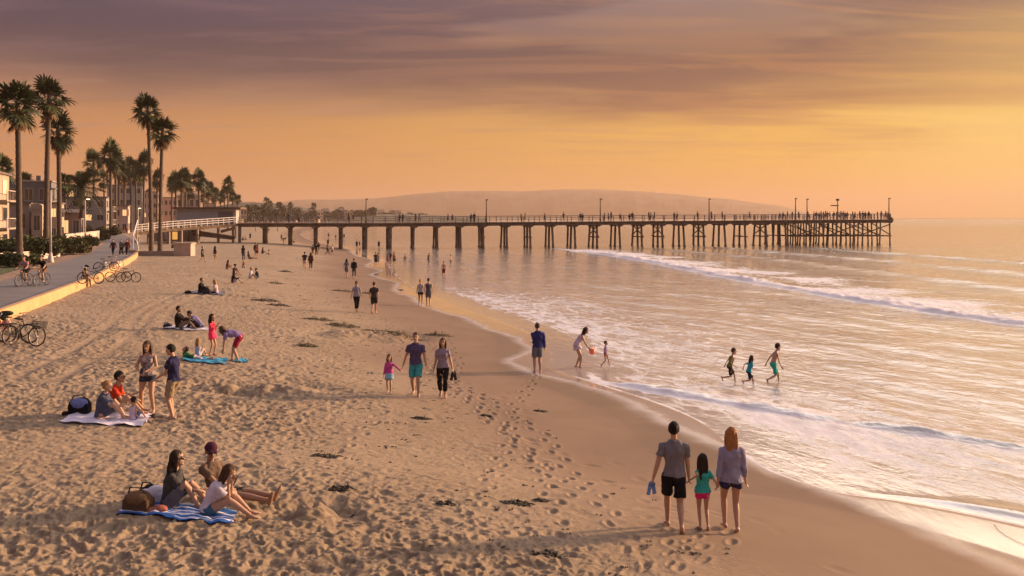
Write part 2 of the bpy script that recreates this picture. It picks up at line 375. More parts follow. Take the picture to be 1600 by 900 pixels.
MOUNDS = []
for px, py, r, h in ((340,604,.35,.15),(362,606,.3,.10),(395,606,.45,.12),(430,606,.6,.10),(465,612,.6,.10),(487,800,.26,.13),(503,807,.28,.12),(468,815,.35,.06),(545,522,.8,.2),(600,524,.8,.2)):
    g = G(px, py); MOUNDS.append((g.x, g.y, r, h))
TR = []
for pts in (((285,560,),(235,525),(228,505),(250,482),(290,462),(330,452)), ((60,590),(150,545),(190,515),(215,490),(255,470))):
    TR.append([tuple(G(*p)[:2]) for p in pts])
TRAILS = []
def trail(pix, step=.62, sz=1.0, seed=0):
    P_ = [G(*q) for q in pix]; out = []; r_ = random.Random(seed); k = 0; carry = 0
    for a, b_ in zip(P_[:-1], P_[1:]):
        d = (b_-a).length; t = carry; dr = (b_-a)/d; an = math.atan2(dr.y, dr.x); n_ = Vector((-dr.y, dr.x, 0))
        while t < d:
            p = a+dr*t+n_*(.11 if k % 2 else -.11)*sz+n_*r_.gauss(0,.03); out.append((p.x, p.y, an+r_.gauss(0,.12), sz)); k += 1; t += step*(.9+.2*r_.random())
        carry = t-d
    TRAILS.append(out)
trail([(1052,832),(1000,872),(960,905),(900,960)], seed=1); trail([(1142,832),(1085,880),(1050,920)], seed=2); trail([(1097,830),(1035,880),(990,925)], .42, .72, 3)
trail([(650,612),(690,560),(660,520),(585,492)], seed=4); trail([(692,616),(720,570),(690,520)], seed=5); trail([(556,490),(640,560),(760,640),(840,720),(900,900)], seed=6); trail([(585,492),(700,590),(850,680),(950,800),(1010,900)], seed=7)
trail([(840,586),(800,640),(790,700),(740,800),(760,900)], seed=8); trail([(240,660),(330,700),(440,790),(560,900)], seed=9); trail([(420,790),(520,720),(600,640)], seed=10); trail([(541,436),(600,500),(700,600),(860,740),(900,800)], seed=11)
def churn_mask(x, y):
    s = .93*(wetX(y)-x)
    n = vnoise(x*.25, y*.25, 31)*4
    m = smoothstep(s+n, 4.5, 10.5)
    return m*(1-smoothstep(y, 160, 320))*np.clip(.80+.9*vnoise(x*.33, y*.33, 77), .35, 1.2)
def sand_h(x, y):
    z = terr(x, y)
    m = churn_mask(x, y); land = smoothstep(leftX(y)-x, -2, 0)
    x1 = x+.10*vnoise(x*4, y*4, 71); y1 = y+.10*vnoise(x*4, y*4, 72)
    big = pits(x1, y1, .46, .80, 11)*.047; sm = pits(x1, y1, .25, .95, 23)*.036; ti = pits(x1, y1, .125, .9, 91)*.022*(1-smoothstep(y, 22, 40))
    n = vnoise(x*1.1, y*1.1, 3)*.05 + vnoise(x*3.1, y*3.1, 4)*.036 + vnoise(x*6.3, y*6.3, 5)*.036 + vnoise(x*13, y*13, 15)*.026
    fine = (1-smoothstep(y, 45, 90))
    tr = np.zeros_like(x)
    for t in TR:
        d = segdist(x, y, t); k = np.exp(-((d-.62)/.20)**2); tr = np.maximum(tr, k)
    z = z + m*(1-land)*((big+sm+ti)*fine*(1-.8*tr) + n*(1-.6*tr) - .032*tr + .015)
    # sparse footprints on the damp sand
    s = .93*(wetX(y)-x); m2 = smoothstep(s, 1.6, 4.5)*(1-m)
    z = z + m2*fine*pits(x, y, .55, .34, 47, .25)*.022
    z = z + (vnoise(x*.5, y*.35, 8)*.03)*smoothstep(s, 0, 3)
    for tr_ in TRAILS:
        for (fx, fy, an, sz) in tr_:
            w_ = np.nonzero((np.abs(x-fx) < .4) & (np.abs(y-fy) < .4))
            if len(w_[0]) == 0: continue
            rx = x[w_]-fx; ry = y[w_]-fy; u = (rx*math.cos(an)+ry*math.sin(an))/(.15*sz); v = (-rx*math.sin(an)+ry*math.cos(an))/(.065*sz); r2 = u*u+v*v
            z[w_] += -.030*np.exp(-r2**1.5) + .012*np.exp(-(np.sqrt(r2)-1.5)**2*5)
    for mx, my, r, h in MOUNDS:
        d2 = ((x-mx)**2+(y-my)**2)/(r*r); z = z + h*np.exp(-d2)*(1+.9*vnoise(x*5, y*5, 9)) - .5*h*np.exp(-((np.sqrt(d2)-1.9)**2)*2)
    return z
us = np.concatenate([np.linspace(-2.2, -.72, 90)[:-1], np.linspace(-.70, .62, 900), np.linspace(.62, 1.6, 60)[1:]])
ys = np.concatenate([np.linspace(1.2, 9.4, 60)[:-1], 9.4*np.exp(np.arange(0, math.log(30/9.4), .0021)), 30*np.exp(np.arange(.002, math.log(75/30), .003))])
ys2 = np.concatenate([75*np.exp(np.arange(0, math.log(260/75), .006)), 260*np.exp(np.arange(.005, math.log(4500/260), .02))])
ys = np.concatenate([ys[:-1], ys2])
attrs = {'dw': lambda x, y: np.clip(x-wetX(y), -30, 30), 'land': lambda x, y: smoothstep(leftX(y)-x, -2, -1)}
def make_sand(us=us, ys=ys, attrs=attrs):
    sand = grid_mesh('beach_sand', us, ys, sand_h, m_sand, attrs, keep=lambda x, y: (x < foamX(y)+9+y*.02))
    tag(sand, 'trampled tan beach sand sloping down to the wet shoreline', kind='structure')
# coarse skirt so the ground goes on under and behind the camera
g = MB(); xs_ = np.linspace(-60, 10, 36); yy_ = np.linspace(-40, 1.2, 20)
vs = [(x, y, tz(x, max(y, 1.2))) for y in yy_ for x in xs_]; fs = [(j*36+i, j*36+i+1, (j+1)*36+i+1, (j+1)*36+i) for j in range(19) for i in range(35)]
me = bpy.data.meshes.new('sand_behind'); me.from_pydata(vs, [], fs); me.shade_smooth()
for an, fn in attrs.items():
    a = me.attributes.new(an, 'FLOAT', 'POINT'); a.data.foreach_set('value', [float(fn(np.array(v[0]), np.array(max(v[1], 1.2)))) for v in vs])
tag(me_obj('beach_ground', me, m_sand), kind='structure')

# ------------------------------------------------------------- sea
C1 = curve([(2,30),(10,24),(18,15.5),(21.6,12.4),(23.3,10.8),(24.8,9.0),(26.7,7.1),(29.7,4.3),(31,3.4),(40,3.0),(60,-1),(20000,-1)])
C2 = curve([(2,50),(20,38),(30,33),(40,29.5),(47.5,27),(51.6,25.8),(56.8,24.3),(64.3,23),(74.7,21.3),(92,19.6),(121,16.5),(163,8),(200,0),(20000,0)])
def water_h(x, y):
    d = x-foamX(y)
    amp = smoothstep(d, .5, 8)
    near = 1-smoothstep(y, 120, 300)
    z = np.zeros_like(x)
    a = .93*x+.36*y; bb = -.36*x+.93*y
    z += amp*near*(vnoise(a*.5, bb*.18, 61)*.10 + vnoise(a*1.3, bb*.45, 62)*.05 + vnoise(a*3.2, bb*1.5, 63)*.024 + vnoise(a*7+bb, bb*3.6, 64)*.010)
    z += (1-near)*vnoise(x*.10, y*.05, 65)*.12*(1-smoothstep(y, 300, 900))
    # small breaking wave near the shore
    q = (x-C1(y))*.62; k = smoothstep(y, 10, 18)*(1-smoothstep(y, 29, 31.5)); hh = .105*(1+.9*vnoise(y*.8, x*0, 66)+.5*vnoise(y*2.6, x*1.3, 86))
    z += k*hh*np.where(q < 0, np.exp(-(q/.22)**2), np.exp(-(q/.7)**2))
    # shallow line near the swash lower right
    q = x-(foamX(y)+.9); k = smoothstep(y, 8, 12)*(1-smoothstep(y, 17, 18.5)); z += k*.06*np.where(q < 0, np.exp(-(q/.3)**2), np.exp(-(q/.8)**2))
    # outer breaker
    q = (x-C2(y)); k = smoothstep(y, 20, 40)*(1-smoothstep(y, 130, 175)); hh = .21*(1+.7*vnoise(y*.25, x*0, 67))
    z += k*hh*np.where(q < 0, np.exp(-(q/.5)**2), np.exp(-(q/3.2)**2))*(1+.7*vnoise(x*.9, y*.9, 68)+.5*vnoise(x*2.7, y*2.7, 78))
    # further swells
    for off, hh in ((17, .22), (30, .25), (46, .25)):
        q = x-(C2(y)+off+3*vnoise(y*.03, off+0*x, 69)); z += hh*smoothstep(y, 30, 60)*(1-smoothstep(y, 150, 220))*np.where(q < 0, np.exp(-(q/1.2)**2), np.exp(-(q/3.5)**2))
    return z-.01
def foam_d(x, y):
    d = x-foamX(y); f = np.zeros_like(x)
    wd = .05+y*.0022
    f += (.85-.45*smoothstep(y, 19, 24))*np.exp(-((d-.06-wd*.5)/wd)**2)*(1-smoothstep(y, 150, 300))*(.8+.6*vnoise(y*1.3, x*1.3, 82))
    f += .24*smoothstep(d, .05, .5)*(1-smoothstep(d, 1.5, 7))*smoothstep(y, 9, 14)*(1-.4*smoothstep(y, 20, 30))
    q = (x-C1(y))*.62; k = smoothstep(y, 9, 15)*(1-smoothstep(y, 30.5, 33))
    kk = .30+.70*smoothstep(y, 23.8, 26.5)
    f += k*kk*.85*(1+.9*vnoise(y*3.1, x*3.1, 88))*np.exp(-((q+.30+.12*vnoise(y*2.2, x*2.2, 81))/(.07+.06*smoothstep(y, 24, 27)))**2) + k*.20*np.where((q < -.3), np.exp(-((q+.3)/2.4)**2), 0) + .16*k*np.where(q > 0, np.exp(-(q/3)**2), 0)
    q = x-C2(y); k = smoothstep(y, 26, 38)*(1-smoothstep(y, 150, 178))
    f += k*np.where(q < 0, np.exp(-((q)/.75)**2), 1)*(.50+.42*np.exp(-(np.maximum(q, 0)/.8)**2)+.5*vnoise(x*.22, y*.22, 87))*(1-smoothstep(q, 4, 14+vnoise(x*.1, y*.1, 70)*8))
    f += k*.26*np.where(q < 0, np.exp(-(q/5)**2), 0)
    # broken water between the lines
    f += .11*smoothstep(d, .3, 2)*(1-smoothstep(d, 8, 22))*smoothstep(y, 16, 22)*(1-smoothstep(y, 60, 90))
    f += .07*smoothstep(d, 0, 2)*(1-smoothstep(d, 6, 15))*smoothstep(y, 33, 38)*(1-smoothstep(y, 120, 180))
    f += .08*smoothstep(d, 1, 3)*(1-smoothstep(d, 6, 12))*smoothstep(y, 34, 40)*(1-smoothstep(y, 62, 75))
    f += .11*smoothstep(d, 1, 3)*(1-smoothstep(d, 18, 30))*(1-smoothstep(y, 60, 120))
    return np.clip(f, 0, 1)
m_sea, nt, b = new_mat('sea_water')
at = lambda n: N(nt, 'ShaderNodeAttribute', attribute_name=n).outputs['Fac']
tc = N(nt, 'ShaderNodeTexCoord'); ob = tc.outputs['Object']
mpw = N(nt, 'ShaderNodeMapping'); mpw.inputs['Rotation'].default_value = (0, 0, R(-21)); L(nt, ob, mpw.inputs[0])
mpa = N(nt, 'ShaderNodeMapping'); mpa.inputs['Scale'].default_value = (1.0, .42, 1); L(nt, mpw.outputs[0], mpa.inputs[0])
wa = N(nt, 'ShaderNodeTexNoise', i_Scale=1.1, i_Detail=6.0, i_Roughness=.62, i_Distortion=.35); L(nt, mpa.outputs[0], wa.inputs['Vector'])
wb = N(nt, 'ShaderNodeTexNoise', i_Scale=.22, i_Detail=5.0, i_Roughness=.6, i_Distortion=.2); L(nt, mpa.outputs[0], wb.inputs['Vector'])
dep = at('dep'); foam = at('foam')
# lacy foam
v1 = N(nt, 'ShaderNodeTexVoronoi', feature='DISTANCE_TO_EDGE', i_Scale=1.7); 
mpf = N(nt, 'ShaderNodeMapping'); mpf.inputs['Scale'].default_value = (1.0, .42, 1); L(nt, mpw.outputs[0], mpf.inputs[0])
nd = N(nt, 'ShaderNodeTexNoise', i_Scale=2.2, i_Detail=5.0, i_Roughness=.65); L(nt, mpf.outputs[0], nd.inputs['Vector'])
wv = N(nt, 'ShaderNodeMix', data_type='VECTOR'); wv.inputs[0].default_value = .28; L(nt, mpf.outputs[0], wv.inputs[4]); L(nt, nd.outputs['Color'], wv.inputs[5])
L(nt, wv.outputs[1], v1.inputs['Vector'])
lace = smooth(nt, v1.outputs['Distance'], .0, .16, 1.0, 0.0)
nb = N(nt, 'ShaderNodeTexNoise', i_Scale=1.5, i_Detail=9.0, i_Roughness=.74, i_Distortion=1.0); L(nt, mpf.outputs[0], nb.inputs['Vector'])
nf = math_node(nt, 'ADD', math_node(nt, 'MULTIPLY', nb.outputs[0], .92), math_node(nt, 'MULTIPLY', lace, .10))
th = math_node(nt, 'SUBTRACT', math_node(nt, 'ADD', nf, math_node(nt, 'MULTIPLY', foam, .95)), .90)
fm = smooth(nt, th, -.10, .26)
fm = math_node(nt, 'MULTIPLY', fm, smooth(nt, foam, .02, .12))
shallow = mix_col(nt, smooth(nt, dep, 0, 3), (.37,.33,.295), (.35,.325,.31))
deep = mix_col(nt, smooth(nt, dep, 4, 45), shallow, (.21,.19,.185))
fcol = mix_col(nt, smooth(nt, nd.outputs[0], .35, .65), (.44,.41,.45), (.68,.64,.67))
cc = mix_col(nt, fm, deep, fcol)
L(nt, cc, b.inputs['Base Color'])
r_ = N(nt, 'ShaderNodeMix'); L(nt, fm, r_.inputs[0]); spy = N(nt, 'ShaderNodeSeparateXYZ'); L(nt, ob, spy.inputs[0]); L(nt, smooth(nt, spy.outputs[1], 90, 900, .06, .17), r_.inputs[2]); r_.inputs[3].default_value = .75
L(nt, r_.outputs[0], b.inputs['Roughness']); b.inputs['IOR'].default_value = 1.85
b.inputs['Specular IOR Level'].default_value = .9
hsum = math_node(nt, 'ADD', math_node(nt, 'MULTIPLY', wa.outputs[0], .55), math_node(nt, 'MULTIPLY', wb.outputs[0], 2.5))
wc = N(nt, 'ShaderNodeTexNoise', i_Scale=3.4, i_Detail=3.0, i_Roughness=.55, i_Distortion=.5); L(nt, mpa.outputs[0], wc.inputs['Vector'])
rid = math_node(nt, 'SUBTRACT', 1.0, math_node(nt, 'ABSOLUTE', math_node(nt, 'SUBTRACT', math_node(nt, 'MULTIPLY', wc.outputs[0], 2.0), 1.0)))
hsum = math_node(nt, 'ADD', hsum, math_node(nt, 'MULTIPLY', rid, .20))
mpx = N(nt, 'ShaderNodeMapping'); mpx.inputs['Rotation'].default_value = (0, 0, R(28)); mpx.inputs['Scale'].default_value = (.9, .5, 1); L(nt, ob, mpx.inputs[0])
wx_ = N(nt, 'ShaderNodeTexNoise', i_Scale=1.9, i_Detail=5.0, i_Roughness=.6, i_Distortion=.8); L(nt, mpx.outputs[0], wx_.inputs['Vector'])
hsum = math_node(nt, 'ADD', hsum, math_node(nt, 'MULTIPLY', wx_.outputs[0], .42))
hsum = math_node(nt, 'ADD', hsum, math_node(nt, 'MULTIPLY', fm, .10))
bp = N(nt, 'ShaderNodeBump', i_Distance=.16); L(nt, hsum, bp.inputs['Height'])
L(nt, smooth(nt, dep, 0, 5, .12, .62), bp.inputs['Strength'])
L(nt, bp.outputs[0], b.inputs['Normal'])
us = np.concatenate([np.linspace(-.55, -.22, 40)[:-1], np.linspace(-.22, .66, 560), np.linspace(.66, 3.5, 70)[1:]])
ys = np.concatenate([np.linspace(1.5, 12, 60)[:-1], 12*np.exp(np.arange(0, math.log(34/12), .0021)), 34*np.exp(np.arange(.003, math.log(70/34), .0036)), 70*np.exp(np.arange(0.004, math.log(220/70), .007)), 220*np.exp(np.arange(.01, math.log(20000/220), .03))])
attrs = {'dep': lambda x, y: np.clip(x-foamX(y), -1, 200), 'foam': foam_d}
def make_sea(us=us, ys=ys, attrs=attrs):
    sea = grid_mesh('sea_water', us, ys, water_h, m_sea, attrs, keep=lambda x, y: (x > foamX(y)-1.5-y*.01))
    tag(sea, 'calm evening sea with lacy foam and low breaking waves', kind='structure')

# ------------------------------------------------------------- hills across the bay
def ridge(name, prof, Y0, depth, z0, m, label, rough=1.0):
    xs = np.array([(p-800)/F*Y0 for p, q in prof]); zs = np.array([H+(HY-q)/F*Y0 for p, q in prof])
    gx = np.linspace(xs[0], xs[-1], 420); pz = np.interp(gx, xs, zs)
    ker = np.hanning(9); ker /= ker.sum(); pz = np.convolve(np.pad(pz, 4, 'edge'), ker, 'valid')
    vv = []; rows = np.linspace(0, 1, 26)
    for t in rows:
        prof_t = np.sin(np.pi*min(1, t*1.0))**.8 if t < .5 else 1-(t-.5)*.8
        yy = Y0 - depth*.5 + depth*t
        for x, z in zip(gx, pz):
            n = vnoise(np.array(x/90.), np.array(yy/160.), 5)*.35 + vnoise(np.array(x/25.), np.array(yy/60.), 6)*.12
            zz = z0 + (z-z0)*float(prof_t)*(1+float(n)*rough*(1-prof_t)*.9) + float(vnoise(np.array(x/9.), np.array(yy/30.), 7))*Y0/F*1.2
            vv.append((x*(yy/Y0), yy, max(zz, z0-4)))
    n_ = len(gx); ff = [(j*n_+i, j*n_+i+1, (j+1)*n_+i+1, (j+1)*n_+i) for j in range(25) for i in range(n_-1)]
    o = mesh_obj(name, vv, ff, m, smooth_=True); tag(o, label, kind='structure'); return o
m_hill = mat('hill_scrub', (.11,.10,.07), .95, .45, .008)
ridge('hills', [(380,330),(420,318),(470,312),(520,312),(560,311),(600,309),(650,303),(700,299),(760,298),(820,299),(880,296),(930,296),(1000,299),(1050,303),(1100,308),(1140,311),(1180,317),(1220,322),(1250,329),(1275,338),(1290,342)], 6000, 1400, 0, m_hill, 'long hazy headland of low hills across the bay')
ridge('bluff', [(300,334),(340,322),(370,316),(400,316),(440,318),(475,324),(500,330),(560,334),(640,335),(700,337),(760,340)], 1150, 260, 0, mat('bluff_scrub', (.09,.085,.055), .95, .4, .03), 'low wooded bluff behind the far end of the beach')

# ------------------------------------------------------------- path, kerb wall, lawn
def ribbon(name, fa, fb, y0, y1, n, z, m, k=8, offa=0, offb=0, label=None):
    yy = np.exp(np.linspace(math.log(y0), math.log(y1), n)); vs = []
    for y in yy:
        a = float(fa(y))+offa; b_ = float(fb(y))+offb
        for i in range(k+1):
            x = a+(b_-a)*i/k; vs.append((x, y, z(x, y) if callable(z) else z))
    fs = [(j*(k+1)+i, j*(k+1)+i+1, (j+1)*(k+1)+i+1, (j+1)*(k+1)+i) for j in range(n-1) for i in range(k)]
    o = mesh_obj(name, vs, fs, m, smooth_=True); tag(o, label, kind='structure'); return o
m_path, nt, b = new_mat('path_concrete')
tc = N(nt, 'ShaderNodeTexCoord'); ob = tc.outputs['Object']
a1 = N(nt, 'ShaderNodeTexNoise', i_Scale=.4, i_Detail=6.0); L(nt, ob, a1.inputs['Vector'])
a2 = N(nt, 'ShaderNodeTexNoise', i_Scale=40.0, i_Detail=3.0); L(nt, ob, a2.inputs['Vector'])
c = mix_col(nt, smooth(nt, a1.outputs[0], .3, .7), (.125,.115,.115), (.18,.165,.16)); c = mix_col(nt, math_node(nt, 'MULTIPLY', a2.outputs[0], .3), c, (.09,.085,.08))
mj = N(nt, 'ShaderNodeMapping'); mj.inputs['Rotation'].default_value = (0, 0, R(-17)); L(nt, ob, mj.inputs[0])
sj = N(nt, 'ShaderNodeSeparateXYZ'); L(nt, mj.outputs[0], sj.inputs[0])
fr = math_node(nt, 'FRACT', math_node(nt, 'DIVIDE', sj.outputs[1], 4.0)); jt = math_node(nt, 'LESS_THAN', fr, .012)
c = mix_col(nt, math_node(nt, 'MULTIPLY', jt, .6), c, (.06,.055,.05))
L(nt, c, b.inputs['Base Color']); b.inputs['Roughness'].default_value = .8
ribbon('path', leftX, wallX, 2, 640, 160, 1.66, m_path, k=6, offa=0, offb=-.33, label='grey concrete promenade path beside the sand')
# kerb wall: a real low wall with a top and two faces
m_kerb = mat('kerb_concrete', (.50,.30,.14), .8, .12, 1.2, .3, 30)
yy = np.concatenate([np.linspace(3, 104, 110), np.linspace(104.6, 108, 5)]); vs = []
for y in yy:
    x = float(wallX(y)) if y <= 104 else float(wallX(104)) - (y-104)**1.5*.35
    zt = 1.74
    for dx, z in ((-.34, 1.2), (-.34, zt), (-.31, zt+.02), (-.03, zt+.02), (0, zt), (0.05, .9)): vs.append((x+dx, y, z))
fs = [(j*6+i, j*6+i+1, (j+1)*6+i+1, (j+1)*6+i) for j in range(len(yy)-1) for i in range(5)] + [(0,1,2,3,4,5)] + [tuple((len(yy)-1)*6+i for i in reversed(range(6)))]
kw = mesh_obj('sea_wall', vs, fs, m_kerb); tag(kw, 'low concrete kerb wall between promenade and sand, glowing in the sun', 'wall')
m_lawn = mat('lawn_grass', (.07,.085,.025), .95, .5, 3.0, .8, 60)
ribbon('lawn', lambda y: leftX(y)-9, leftX, 30, 72, 40, lambda x, y: tz(x, y)+.05, m_lawn, k=14, offb=-1.6, label='strip of clipped grass beside the promenade')
m_dirt = mat('verge_soil', (.24,.16,.11), .95, .3, 2.0, .5, 30)
ribbon('verge', lambda y: leftX(y)-1.62, leftX, 30, 170, 60, lambda x, y: tz(x, y)+.03, m_dirt, k=4, offb=-.02, label='bare sandy verge between the lawn and the path')
# plaza beside the palms
# ------------------------------------------------------------- haze
hb = MB().box(-2600, -60, -4, 4200, 9500, 212)
m_haze = bpy.data.materials.new('haze'); m_haze.use_nodes = True; nt = m_haze.node_tree; nt.nodes.clear()
mo = N(nt, 'ShaderNodeOutputMaterial'); vp = N(nt, 'ShaderNodeVolumePrincipled'); L(nt, vp.outputs[0], mo.inputs['Volume'])
vp.inputs['Color'].default_value = (.62, .47, .37, 1); vp.inputs['Density'].default_value = .00018; vp.inputs['Anisotropy'].default_value = .2
hz = hb.build('haze', m_haze); tag(hz, 'thin evening sea haze', kind='stuff')
# ------------------------------------------------------------- people
def remesh(mb, voxel, sm=3, smf=.5):
    me = bpy.data.meshes.new('tmp'); me.from_pydata(mb.v, [], mb.f)
    o = bpy.data.objects.new('tmp', me); TMP.objects.link(o)
    r = o.modifiers.new('r', 'REMESH'); r.mode = 'VOXEL'; r.voxel_size = voxel; r.use_smooth_shade = True
    if sm:
        s = o.modifiers.new('s', 'SMOOTH'); s.factor = smf; s.iterations = sm
    TMPVL.update()
    ev = o.evaluated_get(TMPVL.depsgraph)
    out_ = bpy.data.meshes.new_from_object(ev)
    bpy.data.objects.remove(o); bpy.data.meshes.remove(me)
    return out_
TMPS = bpy.data.scenes.new('remesh_scratch'); TMP = TMPS.collection; TMPVL = TMPS.view_layers[0]

def V(*a): return Vector(a)
def ik(a, t, l1, l2, hint):
    """joint between a and t for bone lengths l1, l2 bending towards hint"""
    d = t-a; D = d.length
    if D > (l1+l2)*.995: t = a+d.normalized()*(l1+l2)*.995; d = t-a; D = d.length
    if D < abs(l1-l2)*1.05+.01: D = abs(l1-l2)*1.05+.01; t = a+d.normalized()*D; d = t-a
    n = d.normalized(); x = (l1*l1-l2*l2+D*D)/(2*D); h = math.sqrt(max(l1*l1-x*x, 0))
    hv = Vector(hint); hv = hv-n*hv.dot(n)
    if hv.length < 1e-4: hv = Vector((0, 1, 0))-n*n.y
    return a+n*x+hv.normalized()*h, t

SKIN = {'fair': (.50,.31,.215), 'tan': (.42,.25,.165), 'brown': (.27,.155,.10), 'dark': (.12,.075,.055)}
HAIR = {'black': (.012,.010,.009), 'dark': (.030,.019,.013), 'brown': (.075,.042,.024), 'red': (.36,.165,.055), 'blond': (.34,.20,.085), 'grey': (.3,.28,.26)}
def skin_mat(k): return mat('skin_'+k, SKIN[k], .55, .06, 9, .08, 60, spec=.35)
def hair_mat(k): return mat('hair_'+k, HAIR[k], .7, .35, 14, .8, 45, spec=.2, stretch=(6, 6, .8))
_cm = {}
def cloth(col, pat=None):
    key = (tuple(col), pat)
    if key in _cm: return _cm[key]
    if pat is None: m = mat('cloth_%d' % len(_cm), col, .9, .10, 7, .5, 26, spec=.1)
    else:
        m, nt, b = new_mat('patterned_cloth_%d' % len(_cm)); b.inputs['Roughness'].default_value = .9
        tc = N(nt, 'ShaderNodeTexCoord')
        v = N(nt, 'ShaderNodeTexNoise', i_Scale=22.0, i_Detail=2.0, i_Distortion=1.2); L(nt, tc.outputs['Object'], v.inputs['Vector'])
        L(nt, mix_col(nt, smooth(nt, v.outputs[0], .46, .54), col, pat), b.inputs['Base Color'])
    _cm[key] = m; return m

def pose(kind, **k):
    """joint targets for a 1.75 m figure facing +Y; R is +X"""
    p = dict(pel=V(0,0,.93), l1=0, l2=0, side=0, yaw=0, hp=0, hy=0,
             fL=V(-.10,0,.075), fR=V(.10,.02,.075), kh=V(0,1,0), tL=V(-.15,1,0), tR=V(.15,1,0),
             hL=V(-.27,.04,.80), hR=V(.27,.04,.80), eh=V(0,-1,0), ehL=None, ehR=None)
    if kind == 'walk': p.update(fL=V(-.07,.27,.075), fR=V(.07,-.27,.13), tR=V(.1,.8,-.8), hL=V(-.27,-.12,.83), hR=V(.27,.20,.84), pel=V(0,0,.90), l1=3)
    if kind == 'walk2': p.update(fL=V(-.07,-.24,.12), fR=V(.07,.22,.075), tL=V(-.1,.8,-.7), hL=V(-.26,.16,.83), hR=V(.27,-.12,.82), pel=V(0,0,.905), l1=3)
    if kind == 'sit': p.update(pel=V(0,0,.13), l1=-4, l2=18, fL=V(-.12,.60,.07), fR=V(.12,.62,.07), kh=V(0,.2,1), hL=V(-.13,.42,.42), hR=V(.12,.44,.40), eh=V(0,-.4,-1), tL=V(-.2,1,.1), tR=V(.2,1,.1))
    if kind == 'sit_back': p.update(pel=V(0,0,.13), l1=-20, l2=-8, fL=V(-.12,.86,.08), fR=V(.12,.84,.08), kh=V(0,.1,1), hL=V(-.34,-.34,.05), hR=V(.32,-.32,.05), eh=V(0,-1,.1), tL=V(-.3,.4,1), tR=V(.3,.4,1))
    if kind == 'cross': p.update(pel=V(0,0,.13), l1=4, l2=14, fL=V(.16,.30,.06), fR=V(-.16,.36,.06), kh=V(0,.5,.0), kL=V(-1,.5,.1), kR=V(1,.5,.1), hL=V(-.12,.34,.24), hR=V(.10,.34,.24), eh=V(0,-.6,-.6), tL=V(1,.3,0), tR=V(-1,.3,0))
    if kind == 'side_sit': p.update(pel=V(0,0,.13), l1=-2, l2=14, side=-10, fL=V(-.42,.10,.06), fR=V(-.25,.34,.06), kL=V(-.1,1,.2), kR=V(.5,1,.3), hL=V(-.18,.30,.22), hR=V(.38,.05,.05), tL=V(-1,-.4,0), tR=V(-1,-.1,0))
    if kind == 'bend': p.update(pel=V(0,-.12,.88), l1=55, l2=98, hp=-10, fL=V(-.13,0,.075), fR=V(.14,.06,.075), hL=V(-.14,.55,.34), hR=V(.12,.60,.30), eh=V(0,0,1), kh=V(0,1,0))
    if kind == 'lean': p.update(pel=V(0,-.05,.91), l1=22, l2=40, hp=5)
    if kind == 'prone': p.update(pel=V(0,0,.12), l1=84, l2=52, fL=V(-.12,-.86,.07), fR=V(.12,-.84,.07), kh=V(0,0,-1), hL=V(-.16,.66,.05), hR=V(.16,.66,.05), eh=V(0,.3,-1), tL=V(0,-1,0), tR=V(0,-1,0), hp=-45)
    if kind == 'supine': p.update(pel=V(0,0,.12), l1=-86, l2=-84, fL=V(-.12,.84,.08), fR=V(.12,.84,.08), kh=V(0,0,1), hL=V(-.32,-.05,.05), hR=V(.32,-.05,.05), eh=V(0,0,1), tL=V(-.3,.2,1), tR=V(.3,.2,1), hp=10)
    if kind == 'perch': p.update(pel=V(0,0,.55), l1=4, l2=26, fL=V(-.10,.46,.08), fR=V(.10,.40,.08), kh=V(0,1,.6), hL=V(-.08,.40,.66), hR=V(.08,.40,.64), eh=V(0,-.3,-1), hp=18)
    if kind == 'ride': p.update(pel=V(0,-.24,1.0), l1=25, l2=38, fL=V(-.11,.0,.28), fR=V(.11,.12,.50), kh=V(0,1,.4), hL=V(-.24,.42,1.06), hR=V(.24,.42,1.06), eh=V(0,-.6,-.5), hp=-15)
    if kind == 'run': p.update(fL=V(-.07,.30,.075), fR=V(.08,-.38,.36), tR=V(.1,.3,-1), hL=V(-.26,-.20,1.02), hR=V(.26,.34,1.05), pel=V(0,0,.87), l1=14, l2=16)
    if kind == 'crouch': p.update(pel=V(0,-.10,.30), l1=28, l2=48, fL=V(-.12,0,.07), fR=V(.12,.05,.07), kh=V(0,1,.5), hL=V(-.10,.48,.30), hR=V(.12,.48,.28), eh=V(0,-.3,-1))
    p.update(k); return p

def rot_x(deg): return Matrix.Rotation(R(-deg), 3, 'X')    # leans towards +Y

